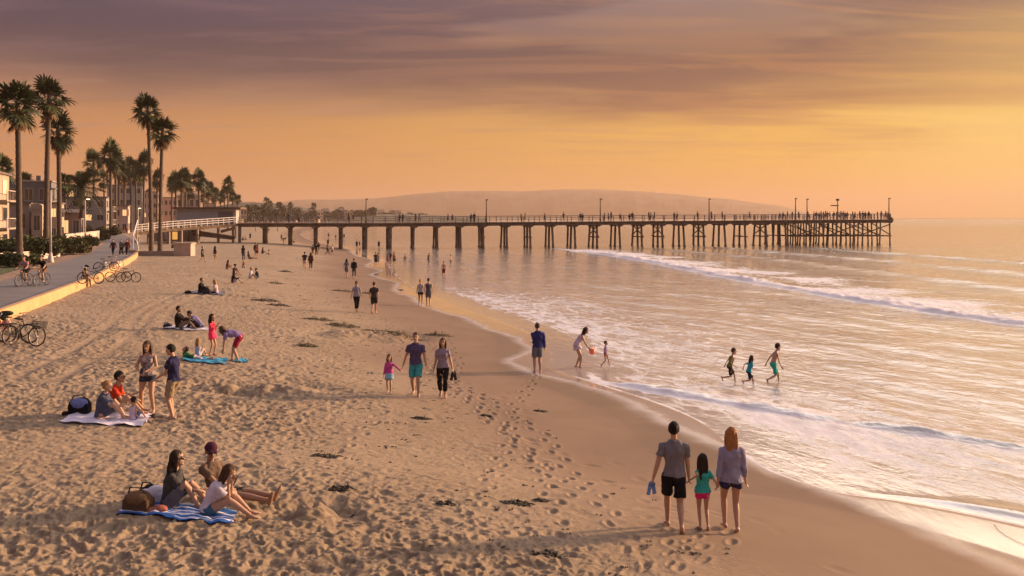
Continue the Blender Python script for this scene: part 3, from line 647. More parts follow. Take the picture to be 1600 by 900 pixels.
def person(loc, ang, h, P, skin='tan', hair=('short', 'dark'), top=None, bottom=None, female=False, child=False, det=1, label='', group=None,
           shoes=None, hat=None, glasses=False, cat='person', sink=0.0):
    """loc Vector on ground; ang = heading in degrees (0 away from the camera, 90 right); h = height in m"""
    vox = {3: .0075, 2: .010, 1: .015, 0: .026}[det]
    hs = 1.28 if child else 1.07        # larger head on children
    wS = (.145 if child else .155 if female else .183); wH = (.085 if child else .092)
    k = h/1.75
    if child: k = h/1.79
    M = Matrix.Diagonal((k, k, k))
    pel = P['pel'].copy()
    # spine
    rz = Matrix.Rotation(R(P['yaw']), 3, 'Z'); rs = Matrix.Rotation(R(P['side']), 3, 'Y')
    d1 = rs @ (rot_x(P['l1']) @ V(0,0,1)); d2 = rs @ (rot_x(P['l2']) @ V(0,0,1)); 
    lat1 = V(1,0,0); lat2 = rz @ (rs @ V(1,0,0))
    wst = pel + d1*.16; ch = wst + (d1*.35+d2*.65).normalized()*.20; nb = ch + d2*.17; 
    hd_dir = (rot_x(P['l2']*.55+P['hp']*.5)) @ V(0,0,1)
    nk = nb + hd_dir*.058
    # head frame
    Rh = Matrix.Rotation(R(P['hy']+P['yaw']), 3, 'Z') @ rot_x(P['hp'] + (P['l2']*.25))
    hc = nk + Rh @ V(0,.02,.105*hs)
    sL = ch + d2*.088 - lat2*wS; sR = ch + d2*.088 + lat2*wS
    hipL = pel - lat1*wH - d1*.02; hipR = pel + lat1*wH - d1*.02
    ua, fa, th, sh = .285, .255, .44, .42
    kL, fL = ik(hipL, P['fL'], th, sh, P.get('kL', P['kh'])); kR, fR = ik(hipR, P['fR'], th, sh, P.get('kR', P['kh']))
    eL, hL = ik(sL, P['hL'], ua, fa, P['ehL'] or P['eh']); eR, hR = ik(sR, P['hR'], ua, fa, P['ehR'] or P['eh'])
    g = .9 if female else 1.0
    if child: g = .88
    n = 12 if det >= 1 else 8
    def S(p): return M @ p
    def rr(r): return (r[0]*k, r[1]*k) if isinstance(r, tuple) else r*k
    B = MB()
    # torso
    spine = [pel-d1*.09, pel-d1*.02, pel+d1*.07, wst, (wst+ch)/2, ch, ch+d2*.09, nb]
    latr = [(.095,.085),(.158*(1.06 if female else 1),.112),(.150,.105),(.125*(.9 if female else 1.04),.092),(.142*g+.004,.102),(.158*g,.112),(.150*g,.088),(.066,.058)]
    def torso(mb, sc=0.0, i0=0, i1=8, hem=None):
        pts = spine[i0:i1]; rad = [(a+sc, b_+sc) for a, b_ in latr[i0:i1]]
        if hem: pts = [hem[0]]+pts; rad = [hem[1]]+rad
        mb.tube([S(p) for p in pts], [rr(r) for r in rad], n=16 if det else 10, hint=lat1)
        if female and det >= 2 and not child and i0 <= 3:
            for sg in (-1, 1): mb.ball(S(ch-d2*.025+lat2*sg*.062+(rot_x(P['l2'])@V(0,1,0))*.066), rr(.060+sc))
        if i1 >= 8:
            for s_, sg in ((sL, -1), (sR, 1)):
                mb.tube([S(nb-d2*.030+lat2*sg*.02), S(s_*.55+(nb-d2*.05)*.45), S(s_-d2*.008)], [rr(.040*g+sc*.8), rr(.040*g+sc*.6), rr(.042*g+sc*.5)], n=10, round_=True)
    torso(B)
    B.tube([S(nb-d2*.04), S(nk), S(hc-Rh@V(0,.01,.03))], [rr(.058*g), rr(.050*g), rr(.048*g)], n=10)
    # legs
    def leg(mb, hip, kn, ft, e=0.0, t1=1.0, nn=None, r=(.086,.082,.070,.054)):
        fat = 1.05 if female else 1.0
        a = hip; pts = [a+(kn-a)*0.0, a+(kn-a)*.3, a+(kn-a)*.65, kn]; rad = [r[0]*fat+e, r[1]*fat+e, r[2]+e, r[3]+e]
        if t1 > 1:
            pts += [kn+(ft-kn)*.28, kn+(ft-kn)*.62, kn+(ft-kn)*.97]; rad += [.054+e, .042+e, .033+e]
        pts = [S(p) for p in pts]; rad = [rr(x*(.84 if child else 1)) for x in rad]
        if t1 < 1:
            c_ = t1; q = S(hip+(kn-hip)*c_); i = 1 if c_ < .5 else 2
            pts = pts[:i+1]+[q]; rad = rad[:i+1]+[rad[i]*.98+.006*k]
        elif 1 < t1 < 1.9:
            c_ = t1-1; q = S(kn+(ft-kn)*c_); pts = pts[:4]+([pts[4]] if c_ > .35 else [])+[q]; rad = rad[:4]+([rad[4]] if c_ > .35 else [])+[rr(.046+e)]
        mb.tube(pts, rad, n=n, round_=(t1 >= 1.9 and e == 0))
    for hip, kn, ft, toe in ((hipL, kL, fL, P['tL']), (hipR, kR, fR, P['tR'])):
        leg(B, hip, kn, ft, t1=2)
        t = Vector(toe).normalized(); heel = ft - t*.055 + V(0,0,-.035) if abs(t.z) < .5 else ft - t*.03
        dn = V(0,0,-1) if abs(t.z) < .5 else V(0,1 if t.z>0 else -1,0)*.2
        B.tube([S(ft-t*.045+dn*.022), S(ft+t*.03+dn*.022), S(ft+t*.11+dn*.042), S(ft+t*.165+dn*.05)], [rr((.034,.040)), rr((.038,.038)), rr((.046,.024)), rr((.034,.014))], n=8, hint=t.cross(V(0,0,1)) if abs(t.z) < .9 else V(1,0,0), round_=True)
    # arms
    def arm(mb, s, e_, h_, e=0.0, t1=2.0):
        pts = [s-(lat2*(.03 if s is sR else -.03)), s, s+(e_-s)*.35, e_]; rad = [.046*g, .052*g, .047*g, .039*g]
        if t1 > 1: 
            q = min(t1-1, 1); pts += [e_+(h_-e_)*.25*min(1, q*4), e_+(h_-e_)*q]; rad += [.038*g, (.0245 if q > .9 else .034)*g]
        else:
            q = max(t1, .38); pts = pts[:3]+[s+(e_-s)*q]; rad = rad[:3]+[rad[2]+.006]
        mb.tube([S(p) for p in pts], [rr((x+e*(.25, .5, .9)[min(i_, 2)])*(.85 if child else 1)) for i_, x in enumerate(rad)], n=n, round_=(e == 0))
    for s, e_, h_, sg in ((sL, eL, hL, -1), (sR, eR, hR, 1)):
        arm(B, s, e_, h_)
        d = (h_-e_).normalized(); dn = (d+V(0,.12,-.18)).normalized()
        hs_ = 1.0
        sidev = d.cross(V(0,1,0) if abs(d.y) < .8 else V(1,0,0)).normalized()
        fw = sidev.cross(d).normalized()   # across the palm
        B.tube([S(h_-d*.01), S(h_+dn*.045), S(h_+dn*.085)], [rr((.020,.026)), rr((.018,.038)), rr((.014,.036))], n=8, hint=sidev, round_=True)
        if det >= 2:
            for q in range(4):
                o_ = fw*(q-1.5)*.019; ln = (.062, .074, .070, .056)[q]; a0 = h_+dn*.080+o_; bend = (dn-sidev*sg*-.35).normalized(); bend2 = (dn+sidev*sg*.9).normalized()
                B.tube([S(a0-dn*.012), S(a0+bend*ln*.5), S(a0+bend*ln*.5+bend2*ln*.5)], [rr(.0100), rr(.0095), rr(.0085)], n=6, round_=True)
            a0 = h_+dn*.03+fw*.028*(1 if fw.y > 0 else -1); td = (dn*.75+fw*(1 if fw.y > 0 else -1)*.7).normalized()
            B.tube([S(a0), S(a0+td*.035), S(a0+td*.035+dn*.028)], [rr(.0125), rr(.011), rr(.0095)], n=6, round_=True)
        else:
            B.tube([S(h_+dn*.08), S(h_+dn*.155)], [rr((.013,.034)), rr((.009,.026))], n=7, hint=sidev, round_=True)
    # head
    MR = Rh
    B.ball(S(hc+MR@V(0,-.008,.022)*hs), tuple(rr(x*hs) for x in (.076,.094,.098)), 16, 10, MR)
    B.ball(S(hc+MR@V(0,.022,-.035)*hs), tuple(rr(x*hs) for x in (.060,.068,.078)), 14, 9, MR)
    if det >= 1:
        B.tube([S(hc+MR@V(0,.082,.018)*hs), S(hc+MR@V(0,.103,-.018)*hs)], [rr(.010*hs), rr(.015*hs)], n=7, round_=True)   # nose
        B.ball(S(hc+MR@V(0,.070,-.088)*hs), rr(.026*hs), 8, 6)                                                       # chin
        B.ball(S(hc+MR@V(0,.083,-.052)*hs), tuple(rr(x*hs) for x in (.026,.014,.012)), 8, 6, MR)                      # mouth
        for sg in (-1, 1):
            B.ball(S(hc+MR@V(sg*.078,-.008,-.008)*hs), tuple(rr(x*hs) for x in (.012,.020,.032)), 8, 6, MR)            # ears
    me = remesh(B, vox*(.85 if child and det >= 2 else 1), 3 if det >= 1 else 1)
    o = me_obj('person', me, skin_mat(skin)); o.location = loc - V(0,0,sink); o.rotation_euler = (0, 0, R(-ang))
    tag(o, label, cat, group)
    # lips and brows take a darker tone
    if det >= 1:
        me.materials.append(mat('lip_'+skin, tuple(c*.5 for c in SKIN[skin]), .5)); me.materials.append(hair_mat(hair[1]))
        IH = (MR.transposed()); hcs = S(hc); u = k*hs
        cs = np.zeros(len(me.vertices)*3); me.vertices.foreach_get('co', cs); cs = (cs.reshape(-1, 3)-np.array(hcs)) @ np.array(MR) / u
        for p in me.polygons:
            c = cs[p.vertices[0]]
            if c[1] > .05 and abs(c[0]) < .03 and -.062 < c[2] < -.042: p.material_index = 1
            elif c[1] > .055 and .012 < abs(c[0]) < .048 and .030 < c[2] < .042: p.material_index = 2
            elif c[1] > .055 and .014 < abs(c[0]) < .042 and .004 < c[2] < .016 and det < 2: p.material_index = 1
    if det >= 2 and not glasses:
        for sg in (-1, 1):
            e = MB().ball((0,0,0), rr(.0115*hs), 10, 8)
            eo = e.build('eye', mat('eye_white', (.26,.22,.19), .3), o, True, S(hc+MR@V(sg*.031,.073,.010)*hs))
            MB().ball(MR@V(0,.0075,0)*k*hs, rr(.0075*hs), 8, 6).build('iris', mat('iris', (.02,.012,.008), .2), eo, True)
    if glasses:
        gl = MB()
        for sg in (-1, 1): gl.ball(S(hc+MR@V(sg*.034,.088,.010)*hs), tuple(rr(x*hs) for x in (.030,.012,.022)), 10, 7, MR)
        gl.bar(S(hc+MR@V(-.07,.082,.016)*hs), S(hc+MR@V(.07,.082,.016)*hs), .008)
        for sg in (-1, 1): gl.bar(S(hc+MR@V(sg*.068,.080,.014)*hs), S(hc+MR@V(sg*.080,-.01,.010)*hs), .006)
        gl.build('sunglasses', mat('black_plastic', (.01,.01,.012), .15), o, True)
    # ---- clothing
    skirt_like = bottom and bottom[0] in ('skirt',)
    cv = vox*1.05
    def cbuild(mb, nm, m, sm=2):
        me = remesh(mb, cv, sm)
        if det >= 2:   # soft folds
            nvt = len(me.vertices); a = np.zeros(nvt*3); me.vertices.foreach_get('co', a); a = a.reshape(-1, 3)
            nn = np.zeros(nvt*3); me.vertices.foreach_get('normal', nn); nn = nn.reshape(-1, 3)
            q = vnoise(a[:, 0]*9+a[:, 2]*4, a[:, 2]*6-a[:, 1]*9+a[:, 0]*3, 5)*.030 + vnoise(a[:, 0]*22+a[:, 1]*15, a[:, 2]*16, 6)*.012
            me.vertices.foreach_set('co', (a+nn*(q*k)[:, None]).ravel()); me.update()
        return me_obj(nm, me, m, o)
    if bottom:
        kind, colr = bottom[0], bottom[1]; m = cloth(colr, bottom[2] if len(bottom) > 2 else None); cb = MB()
        if kind in ('shorts', 'short_shorts', 'pants', 'leggings', 'swim', 'trunks'):
            e = {'shorts': .020, 'short_shorts': .014, 'pants': .014, 'leggings': .011, 'swim': .008, 'trunks': .018}[kind]
            t = {'shorts': .80, 'short_shorts': .34, 'pants': 1.88, 'leggings': 1.72, 'swim': .14, 'trunks': .86}[kind]
            cb.tube([S(p) for p in (pel-d1*.10, pel-d1*.02, pel+d1*.05, pel+d1*.09)], [rr(x) for x in ((.09+e,.08+e),(.160+e,.114+e),(.156+e*.5,.108+e*.4),(.146,.100))], n=16, hint=lat1)
            for q_ in (hipL, hipR): cb.ball(S(q_), rr(.088+e*.8))
            leg(cb, hipL, kL, fL, e, t); leg(cb, hipR, kR, fR, e, t)
            cbuild(cb, {'pants': 'trousers', 'leggings': 'leggings', 'swim': 'swim_bottoms', 'trunks': 'swim_trunks'}.get(kind, 'shorts'), m)
        elif kind == 'skirt':
            L_ = bottom[3] if len(bottom) > 3 else .6
            mid = (kL+kR)/2; q = (pel+(mid-pel)*L_); sp = (kL-kR).length*.5*L_+.12
            cb.tube([S(pel+d1*.12), S(pel+d1*.02), S(pel*.5+q*.5), S(q)], [rr(x) for x in ((.14,.105),(.175,.13),(.19+sp*.1,.15),(max(.20, sp+.03),.175))], n=18, hint=lat1)
            cbuild(cb, 'skirt', m)
    if top:
        kind, colr = top[0], top[1]; m = cloth(colr, top[2] if len(top) > 2 else None); ct = MB()
        e = {'tee': .022, 'long': .021, 'tank': .017, 'dress': .016, 'jacket': .030, 'blouse': .027, 'cami': .017, 'bra': .010}[kind]
        if kind == 'dress':
            mid = (kL+kR)/2; L_ = top[3] if len(top) > 3 else .7; q = (pel+(mid-pel)*L_); sp = abs(kL.x-kR.x)*.5*L_+.1; sy = abs(kL.y-kR.y)*.5*L_
            torso(ct, e, 1, 7); ct.tube([S(wst), S(pel), S(pel*.5+q*.5), S(q)], [rr(x) for x in ((.13,.10),(.180,.140),(.195,.165+sy*.3),(max(.205, sp+.04),.18+sy))], n=18, hint=lat1)
        elif kind == 'bra': torso(ct, e, 5, 7)
        else:
            hem = (pel-d1*(.03 if kind in ('tee', 'long') else .08 if kind == 'blouse' else .02), (.166+e+.010, .118+e+.010))
            torso(ct, e, 2, 7 if kind in ('tank', 'cami') else 8, hem)
        if kind in ('tee', 'jacket', 'long', 'blouse', 'dress') and kind != 'dress' or (kind == 'dress' and len(top) > 4):
            t = {'tee': .62, 'long': 1.86, 'jacket': 1.88, 'blouse': 1.7, 'dress': 1.5}[kind]
            arm(ct, sL, eL, hL, e, t); arm(ct, sR, eR, hR, e, t)
            ct.tube([S(ch+d2*.06), S(nb+d2*.005)], [rr((.15*g+e,.085+e)), rr((.068+e,.06+e))], n=14, hint=lat2)
        elif kind in ('tank', 'cami', 'dress'):
            for sg in (-1, 1):
                w_ = .028 if kind != 'cami' else .014; c0 = ch+d2*.03+lat2*sg*.085; f_ = rot_x(P['l2'])@V(0,1,0)
                ct.tube([S(c0+f_*.085), S(ch+d2*.135+lat2*sg*.088), S(c0-f_*.085)], [rr((w_,.016))]*3, n=8, hint=lat2)
        nm = {'tee': 't_shirt', 'long': 'long_sleeved_shirt', 'tank': 'tank_top', 'dress': 'dress', 'jacket': 'jacket', 'blouse': 'blouse', 'cami': 'camisole', 'bra': 'bikini_top'}[kind]
        cbuild(ct, nm, m)
    # ---- hair
    hk, hcol = hair
    if hk != 'none':
        hb_ = MB()
        cc = hc+MR@V(0,-.016,.030)*hs
        hb_.ball(S(cc), tuple(rr(x*hs) for x in (.086,.100,.098)), 16, 10, MR)
        if hk == 'short':
            hb_.ball(S(hc+MR@V(0,-.040,-.005)*hs), tuple(rr(x*hs) for x in (.074,.062,.062)), 12, 8, MR)
        if hk in ('long', 'mid', 'bob'):
            Lh = {'long': .34, 'mid': .24, 'bob': .13}[hk]
            back = MR@V(0,-1,0); dn = (V(0,0,-1)*.8 + (-d2)*.7).normalized()
            a = hc+back*.055*hs; b1 = hc+back*.085*hs+dn*.13; b2 = b1+dn*(Lh*.55)-back*.01; b3 = b1+dn*Lh
            hb_.tube([S(a+V(0,0,.04)), S(b1), S(b2), S(b3)], [rr((.085*hs,.055)), rr((.098*hs,.052)), rr((.105,.044)), rr((.07,.022))], n=12, hint=MR@V(1,0,0), round_=True)
            for sg in (-1, 1):
                hb_.tube([S(hc+MR@V(sg*.066,.0,.05)*hs), S(hc+MR@V(sg*.088,-.005,-.04)*hs), S(hc+MR@V(sg*.090,.0,-.13)*hs+dn*(Lh*.2))], [rr((.026,.05)), rr((.022,.045)), rr((.014,.03))], n=8, hint=MR@V(1,0,0), round_=True)
        if hk in ('bun', 'tail'):
            hb_.ball(S(hc+MR@V(0,-.115,.045 if hk == 'bun' else .02)*hs), rr(.042*hs), 10, 8)
            hb_.ball(S(hc+MR@V(0,-.05,-.015)*hs), tuple(rr(x*hs) for x in (.072,.058,.065)), 12, 8, MR)
            if hk == 'tail':
                t0 = hc+MR@V(0,-.12,.0)*hs
                hb_.tube([S(t0), S(t0+V(0,-.03,-.10)), S(t0+V(0,-.01,-.22))], [rr(.032), rr(.034), rr(.014)], n=8, round_=True)
        hm = remesh(hb_, vox*1.0, 1)
        # open the face: push hair that lies before the face back inside the skull
        nvt = len(hm.vertices); a = np.zeros(nvt*3); hm.vertices.foreach_get('co', a); a = a.reshape(-1, 3)
        q = (a-np.array(S(hc))) @ np.array(MR)/(k*hs)
        face = (q[:, 1] > -.005) & (q[:, 2] < .062-.15*np.clip(np.abs(q[:, 0])-.05, 0, 1)) & (np.abs(q[:, 0]) < .082) & (q[:, 2] > -.10) & (q[:, 1] < .2)
        q[face, 1] = np.minimum(q[face, 1], .012); 
        if det >= 2:
            st = vnoise(q[:, 0]*40, q[:, 2]*5+q[:, 1]*20, 9)*.016+vnoise(q[:, 0]*90, q[:, 2]*9+q[:, 1]*30, 10)*.006; rad_ = np.linalg.norm(q, axis=1)[:, None]+1e-6; q = q*(1+st[:, None]/rad_)
        a = q*(k*hs) @ np.array(MR).T + np.array(S(hc)); hm.vertices.foreach_set('co', a.ravel()); hm.update()
        me_obj('hair', hm, hair_mat(hcol), o)
    if hat:
        hm_ = MB(); hk2, hcl = hat; m = cloth(hcl)
        hm_.ball(S(hc+MR@V(0,-.012,.045)*hs), tuple(rr(x*hs) for x in (.094,.108,.092)), 14, 9, MR)
        if hk2 == 'cap':
            hm_.tube([S(hc+MR@V(0,.06,.062)*hs), S(hc+MR@V(0,.165,.045)*hs)], [rr((.07,.012)), rr((.055,.008))], n=10, hint=MR@V(1,0,0), round_=True)
            nm = 'cap'
        else:
            nm = 'cycling_helmet'; hm_.ball(S(hc+MR@V(0,-.01,.075)*hs), tuple(rr(x*hs) for x in (.11,.145,.075)), 14, 9, MR)
        hm2 = remesh(hm_, max(vox, .010), 1)
        nvt = len(hm2.vertices); a = np.zeros(nvt*3); hm2.vertices.foreach_get('co', a); a = a.reshape(-1, 3)
        q = (a-np.array(S(hc))) @ np.array(MR)/(k*hs); q[:, 2] = np.maximum(q[:, 2], .038); a = q*(k*hs) @ np.array(MR).T + np.array(S(hc)); hm2.vertices.foreach_set('co', a.ravel()); hm2.update()
        me_obj(nm, hm2, m, o)
    if shoes:
        for ft, toe in ((fL, P['tL']), (fR, P['tR'])):
            t = Vector(toe).normalized(); dn = V(0,0,-1)
            s_ = MB().tube([S(ft-t*.055+dn*.022), S(ft+t*.03+dn*.024), S(ft+t*.12+dn*.040), S(ft+t*.175+dn*.045)], [rr((.042,.045)), rr((.046,.046)), rr((.052,.030)), rr((.038,.020))], n=10, hint=t.cross(V(0,0,1)), round_=True)
            s_.build('shoe', cloth(shoes), o, True)
    o['_hands'] = 0; del o['_hands']
    Rz = Matrix.Rotation(R(-ang), 3, 'Z'); o_loc = Vector(loc)-V(0,0,sink)
    info = dict(hL=o_loc+Rz@S(hL), hR=o_loc+Rz@S(hR), dL=Rz@(hL-eL).normalized(), dR=Rz@(hR-eR).normalized(), Rz=Rz, head=o_loc+Rz@S(hc))
    return o, info
# ------------------------------------------------------------- palms
m_trunk = mat('palm_trunk', (.095,.070,.052), .95, .45, 5, .9, 18, stretch=(1, 1, 4))
m_frond = mat('palm_frond', (.040,.052,.018), .65, .45, 1.4, spec=.3)
m_dead = mat('dead_frond', (.16,.095,.05), .9, .35, 3)
def fan_leaf(vs, fs, base, dr, up, size, droop, nseg, r_, span=210):
    """petiole and a fan of narrow folded blades with drooping tips"""
    dr = dr.normalized(); side = dr.cross(up).normalized(); nrm = side.cross(dr).normalized()
    pet = size*(.22+.28*r_.random()); tip = base + dr*pet + V(0,0,-droop*.30*pet)
    n0 = len(vs); w_ = .035
    vs += [base-side*w_, base+side*w_, tip+side*w_*.6, tip-side*w_*.6]; fs.append((n0, n0+1, n0+2, n0+3))
    fdir = (dr+V(0,0,-droop*.35)).normalized(); side = fdir.cross(nrm).normalized() if abs(fdir.dot(nrm)) < .95 else side
    for i in range(nseg):
        a = (i/(nseg-1)-.5)*R(span)+r_.gauss(0, .04); ln = size*(.50+.14*r_.random())*(1-.25*abs(a)/1.8)
        d = (fdir*math.cos(a)+side*math.sin(a)+nrm*(.10 if i % 2 else -.02)+nrm*.10).normalized()
        q = droop*(.5+.5*r_.random())
        p1 = tip+d*ln*.45+V(0,0,-q*ln*.05); p2 = tip+d*ln*.78+V(0,0,-q*ln*.22); p3 = tip+d*ln*1.0+V(0,0,-q*ln*.62)
        ww = (side*math.cos(a)-fdir*math.sin(a)); b1 = ln*.085; b2 = ln*.050
        n0 = len(vs); vs += [tip-ww*.02, tip+ww*.02, p1+ww*b1, p1-ww*b1, p2+ww*b2, p2-ww*b2, p3]
        fs += [(n0, n0+1, n0+2, n0+3), (n0+3, n0+2, n0+4, n0+5), (n0+5, n0+4, n0+6)]
def palm(name, h, trunk_r, crown_r, seed, nf=44, ndead=26, feather=False, lean=.3, loc=(0,0,0)):
    r_ = random.Random(seed); root = empty(name, loc)
    top = V(lean*(r_.random()-.5)*2, lean*(r_.random()-.5), h)
    pts = []; rad = []
    for i in range(26):
        t = i/25; p = V(top.x*t*t, top.y*t*t, h*t); pts.append(p)
        rad.append(trunk_r*(1.25-.35*min(1, t*5) if t < .2 else .90-.16*t)*(1+.05*(r_.random()-.5)))
    tb = MB(); 
    fine = []; fr = []
    for i in range(len(pts)-1):
        for q in range(3):
            t = q/3; fine.append(pts[i].lerp(pts[i+1], t)); fr.append((rad[i]*(1-t)+rad[i+1]*t)*(1.0+(.07 if q == 0 else -.03)+.03*r_.random()))
    fine.append(pts[-1]); fr.append(rad[-1]); tb.tube(fine, fr, 14)
    tb.build('trunk', m_trunk, root, True)
    vs = []; fs = []
    for i in range(nf):
        u = (i+.5)/nf; elv = R(84-128*u**1.15+20*(r_.random()-.5)); az_ = i*2.39996+r_.random()*.3
        d = V(math.cos(az_)*math.cos(elv), math.sin(az_)*math.cos(elv), math.sin(elv))
        up = V(.5*math.sin(i*5.1), .5*math.cos(i*3.3), 1) if abs(d.z) < .9 else V(math.cos(az_+1.5), math.sin(az_+1.5), .2)
        sz = crown_r*(1.0+.30*r_.random())*(.85 if u < .12 else 1)
        if feather:
            base = top; k = 12; prev = base; sp_ = []
            for q in range(k+1):
                t = q/k; sp_.append(base+d*sz*1.25*t+V(0,0,-sz*.55*t*t*(.5+u)))
            side = d.cross(up).normalized()
            for q in range(k):
                for sg in (-1, 1):
                    a = sp_[q].lerp(sp_[q+1], .3); ln = sz*.30*math.sin(math.pi*min(.97, (q+1.5)/(k+2)))
                    tipp = a+side*sg*ln+d*ln*.5+V(0,0,-ln*.45); n0 = len(vs); dd = d*sz*.028
                    vs += [a-dd, a+dd, tipp.lerp(a, .4)+dd*.8, tipp, tipp.lerp(a, .4)-dd*.8]; fs += [(n0, n0+1, n0+2, n0+4), (n0+4, n0+2, n0+3)]
        else:
            fan_leaf(vs, fs, top+V(0,0,-.25*crown_r*u), d, up, sz, .10+.75*u, 15, r_)
    mesh_obj('crown', vs, fs, m_frond, root)
    vs = []; fs = []
    for i in range(ndead):
        az_ = r_.random()*6.283; z = -r_.random()*crown_r*.8
        d = V(math.cos(az_)*.38, math.sin(az_)*.38, -1)
        fan_leaf(vs, fs, top+V(0,0,z*.8-.2*crown_r)+V(math.cos(az_), math.sin(az_), 0)*trunk_r*.7, d, V(math.cos(az_), math.sin(az_), .2), crown_r*.62*(.8+.4*r_.random()), .25, 9, r_, 120)
    if ndead: mesh_obj('dead_fronds', vs, fs, m_dead, root)
    return root
PALM_G = 'tall fan palms along the promenade'
# prototypes are made at the places where the first of each kind stands
near = [(30,413,80,124,'tall fan palm nearest the left edge, rising behind the lawn wall',1,2.15), (72,402,90,120,'tallest fan palm, second from the left, behind the white lamp post',2,1.95), (93,386,101,173,'shorter full-skirted fan palm just right of the two tallest',3,2.2)]

for px, pb, Y_, yt, lb, sd_, cr in near:
    p = AT(px, Y_); zt = H+(HY-yt)/F*Y_
    o = palm('palm_tree', zt-p.z-cr*.9, .29, cr, sd_, 34, 24, loc=p); tag(o, lb, 'palm tree', PALM_G)
for px, Y_, yt, lb, sd_, cr, ln in ((236,107,146,'taller of the twin palms standing on the open sand',4,2.0,.6),(258,104,180,'shorter of the twin palms on the open sand, leaning right',5,1.9,.9)):
    p = AT(px if px < 240 else 250, Y_); zt = H+(HY-yt)/F*Y_
    o = palm('palm_tree', zt-p.z-cr*.9, .24, cr, sd_, 30, 18, lean=ln, loc=p); tag(o, lb, 'palm tree', PALM_G)
protoA = palm('palm_tree', 10.0, .26, 1.9, 6, 28, 14, loc=AT(147, 215)); protoB = palm('palm_tree', 10.0, .25, 2.0, 7, 32, 22, loc=AT(172, 190)); protoC = palm('palm_tree', 10.0, .24, 1.8, 8, 25, 10, loc=AT(185, 240))
PR = [protoA, protoB, protoC]
spec = [(147,230,215,0,'slender palm standing alone between the twin pairs of palms'),(173,214,190,1,'bushiest middle palm beside the promenade'),(186,240,240,1,'palm pressed against the right of the bushiest middle palm'),
 (205,240,250,2,'thin palm between the bushy middle palms and the twin palms'),(224,233,225,1,'palm just left of the twin palms, half hidden by their trunks'),(163,263,330,0,'small far palm under the slender lone palm'),
 (215,262,300,1,'low dense palm left of the twin trunks'),(245,262,290,1,'palm seen between the twin trunks'),(268,272,300,0,'small palm seen right of the twin trunks'),
 (283,261,235,1,'broad palm right of the twin palms above the pier shed'),(296,288,330,2,'small palm behind the pier shed roof, left of the tall trio'),(311,262,260,1,'tall dense palm above the middle of the pier shed'),
 (325,283,340,1,'medium palm right of the tall dense shed palm'),(336,290,380,2,'small palm in the tapering row behind the shed'),(345,298,420,1,'lower bushy palm at the end of the shed row'),(356,273,350,1,'lone tall palm at the right end of the shed'),
 (372,303,480,0,'small palm right behind the lamp beside the shed'),(318,300,440,0,'tiny palm low behind the shed roof'),(305,303,470,2,'another tiny palm low behind the shed roof, left one'),
 (417,307,800,0,'far palm on the bluff, left of its pair'),(423,312,850,2,'smaller far palm on the bluff, right of its pair'),(434,315,900,0,'distant palm over the bluff houses'),(439,315,900,1,'distant palm beside another over the bluff houses'),(453,315,900,1,'distant bushy palm above the pale bluff houses'),
 (490,316,950,0,'distant palm standing above the bluff, farthest right of the palms'),(5,240,150,1,'palm at the very left edge behind the houses'),(40,267,230,0,'small palm over the grey flat roof'),(16,275,260,2,'tiny palm over the roof at the left edge'),
 (103,268,170,2,'palm peeping out right of the short full palm'),(232,292,360,2,'low palm between the twin palm trunks, far behind'),(198,266,340,1,'far palm crown behind the thin middle palm'),
 (181,226,205,2,'tallest thin palm tucked behind the bushiest middle palm'),(194,250,270,1,'dense palm right of the bushiest middle palm, lower one'),(213,246,260,2,'slim palm a little left of the twin trunks'),(275,266,260,1,'palm touching the left side of the broad shed palm'),(290,268,270,0,'palm touching the right side of the broad shed palm'),(318,274,320,1,'palm filling the gap right of the tall dense shed palm'),(333,296,400,1,'short bushy palm low behind the shed middle'),(351,292,380,2,'short palm under the lone tall palm'),(363,296,420,1,'short palm just right of the lone tall palm')]
for i, (px, yt, Y_, k, lb) in enumerate(spec):
    p = AT(px, Y_); zt = H+(HY-yt)/F*Y_; hgt = zt-p.z; src = PR[k]
    hk = hgt/11.9; ck = min(1.35, max(.9, hk)) if Y_ < 500 else hk
    first = src.get('label') is None
    o = src if first else copy_tree(src)
    o.location = p; o.rotation_euler = (0, 0, rnd.random()*6.28); o.scale = (ck, ck, hk)
    tag(o, lb, 'palm tree', PALM_G)
p = AT(128, 135); o = palm('date_palm', 4.6, .4, 2.6, 12, 40, 8, feather=True, loc=p); tag(o, 'short feathery date palm growing between the beach houses', 'palm tree')
o.location.z = H+(HY-279)/F*135-6.0

# ------------------------------------------------------------- shrubs and hedges
m_leaf = mat('hedge_leaf', (.065,.075,.03), .8, .5, 1.5, spec=.2); m_leaf2 = mat('shrub_leaf', (.085,.075,.035), .85, .4, 1.5, spec=.2)
def foliage(vs, fs, c, r, n, sz, r_):
    for i in range(n):
        while True:
            v = V(r_.uniform(-1,1), r_.uniform(-1,1), r_.uniform(-.35,1))
            if v.length < 1: break
        v = v*(.75+.25*r_.random())/max(v.length, .5)*(.6+.4*r_.random()); p = V(c[0]+v.x*r[0], c[1]+v.y*r[1], max(c[2]+v.z*r[2], .02))
        d = V(r_.gauss(0,1), r_.gauss(0,1), r_.gauss(0,1)+.4).normalized(); e = d.orthogonal().normalized(); s_ = sz*(.6+.8*r_.random()); g_ = d.cross(e)
        n0 = len(vs); vs += [p-e*s_*.4, p+g_*s_*.28, p+e*s_*.6, p-g_*s_*.28]; fs.append((n0, n0+1, n0+2, n0+3))
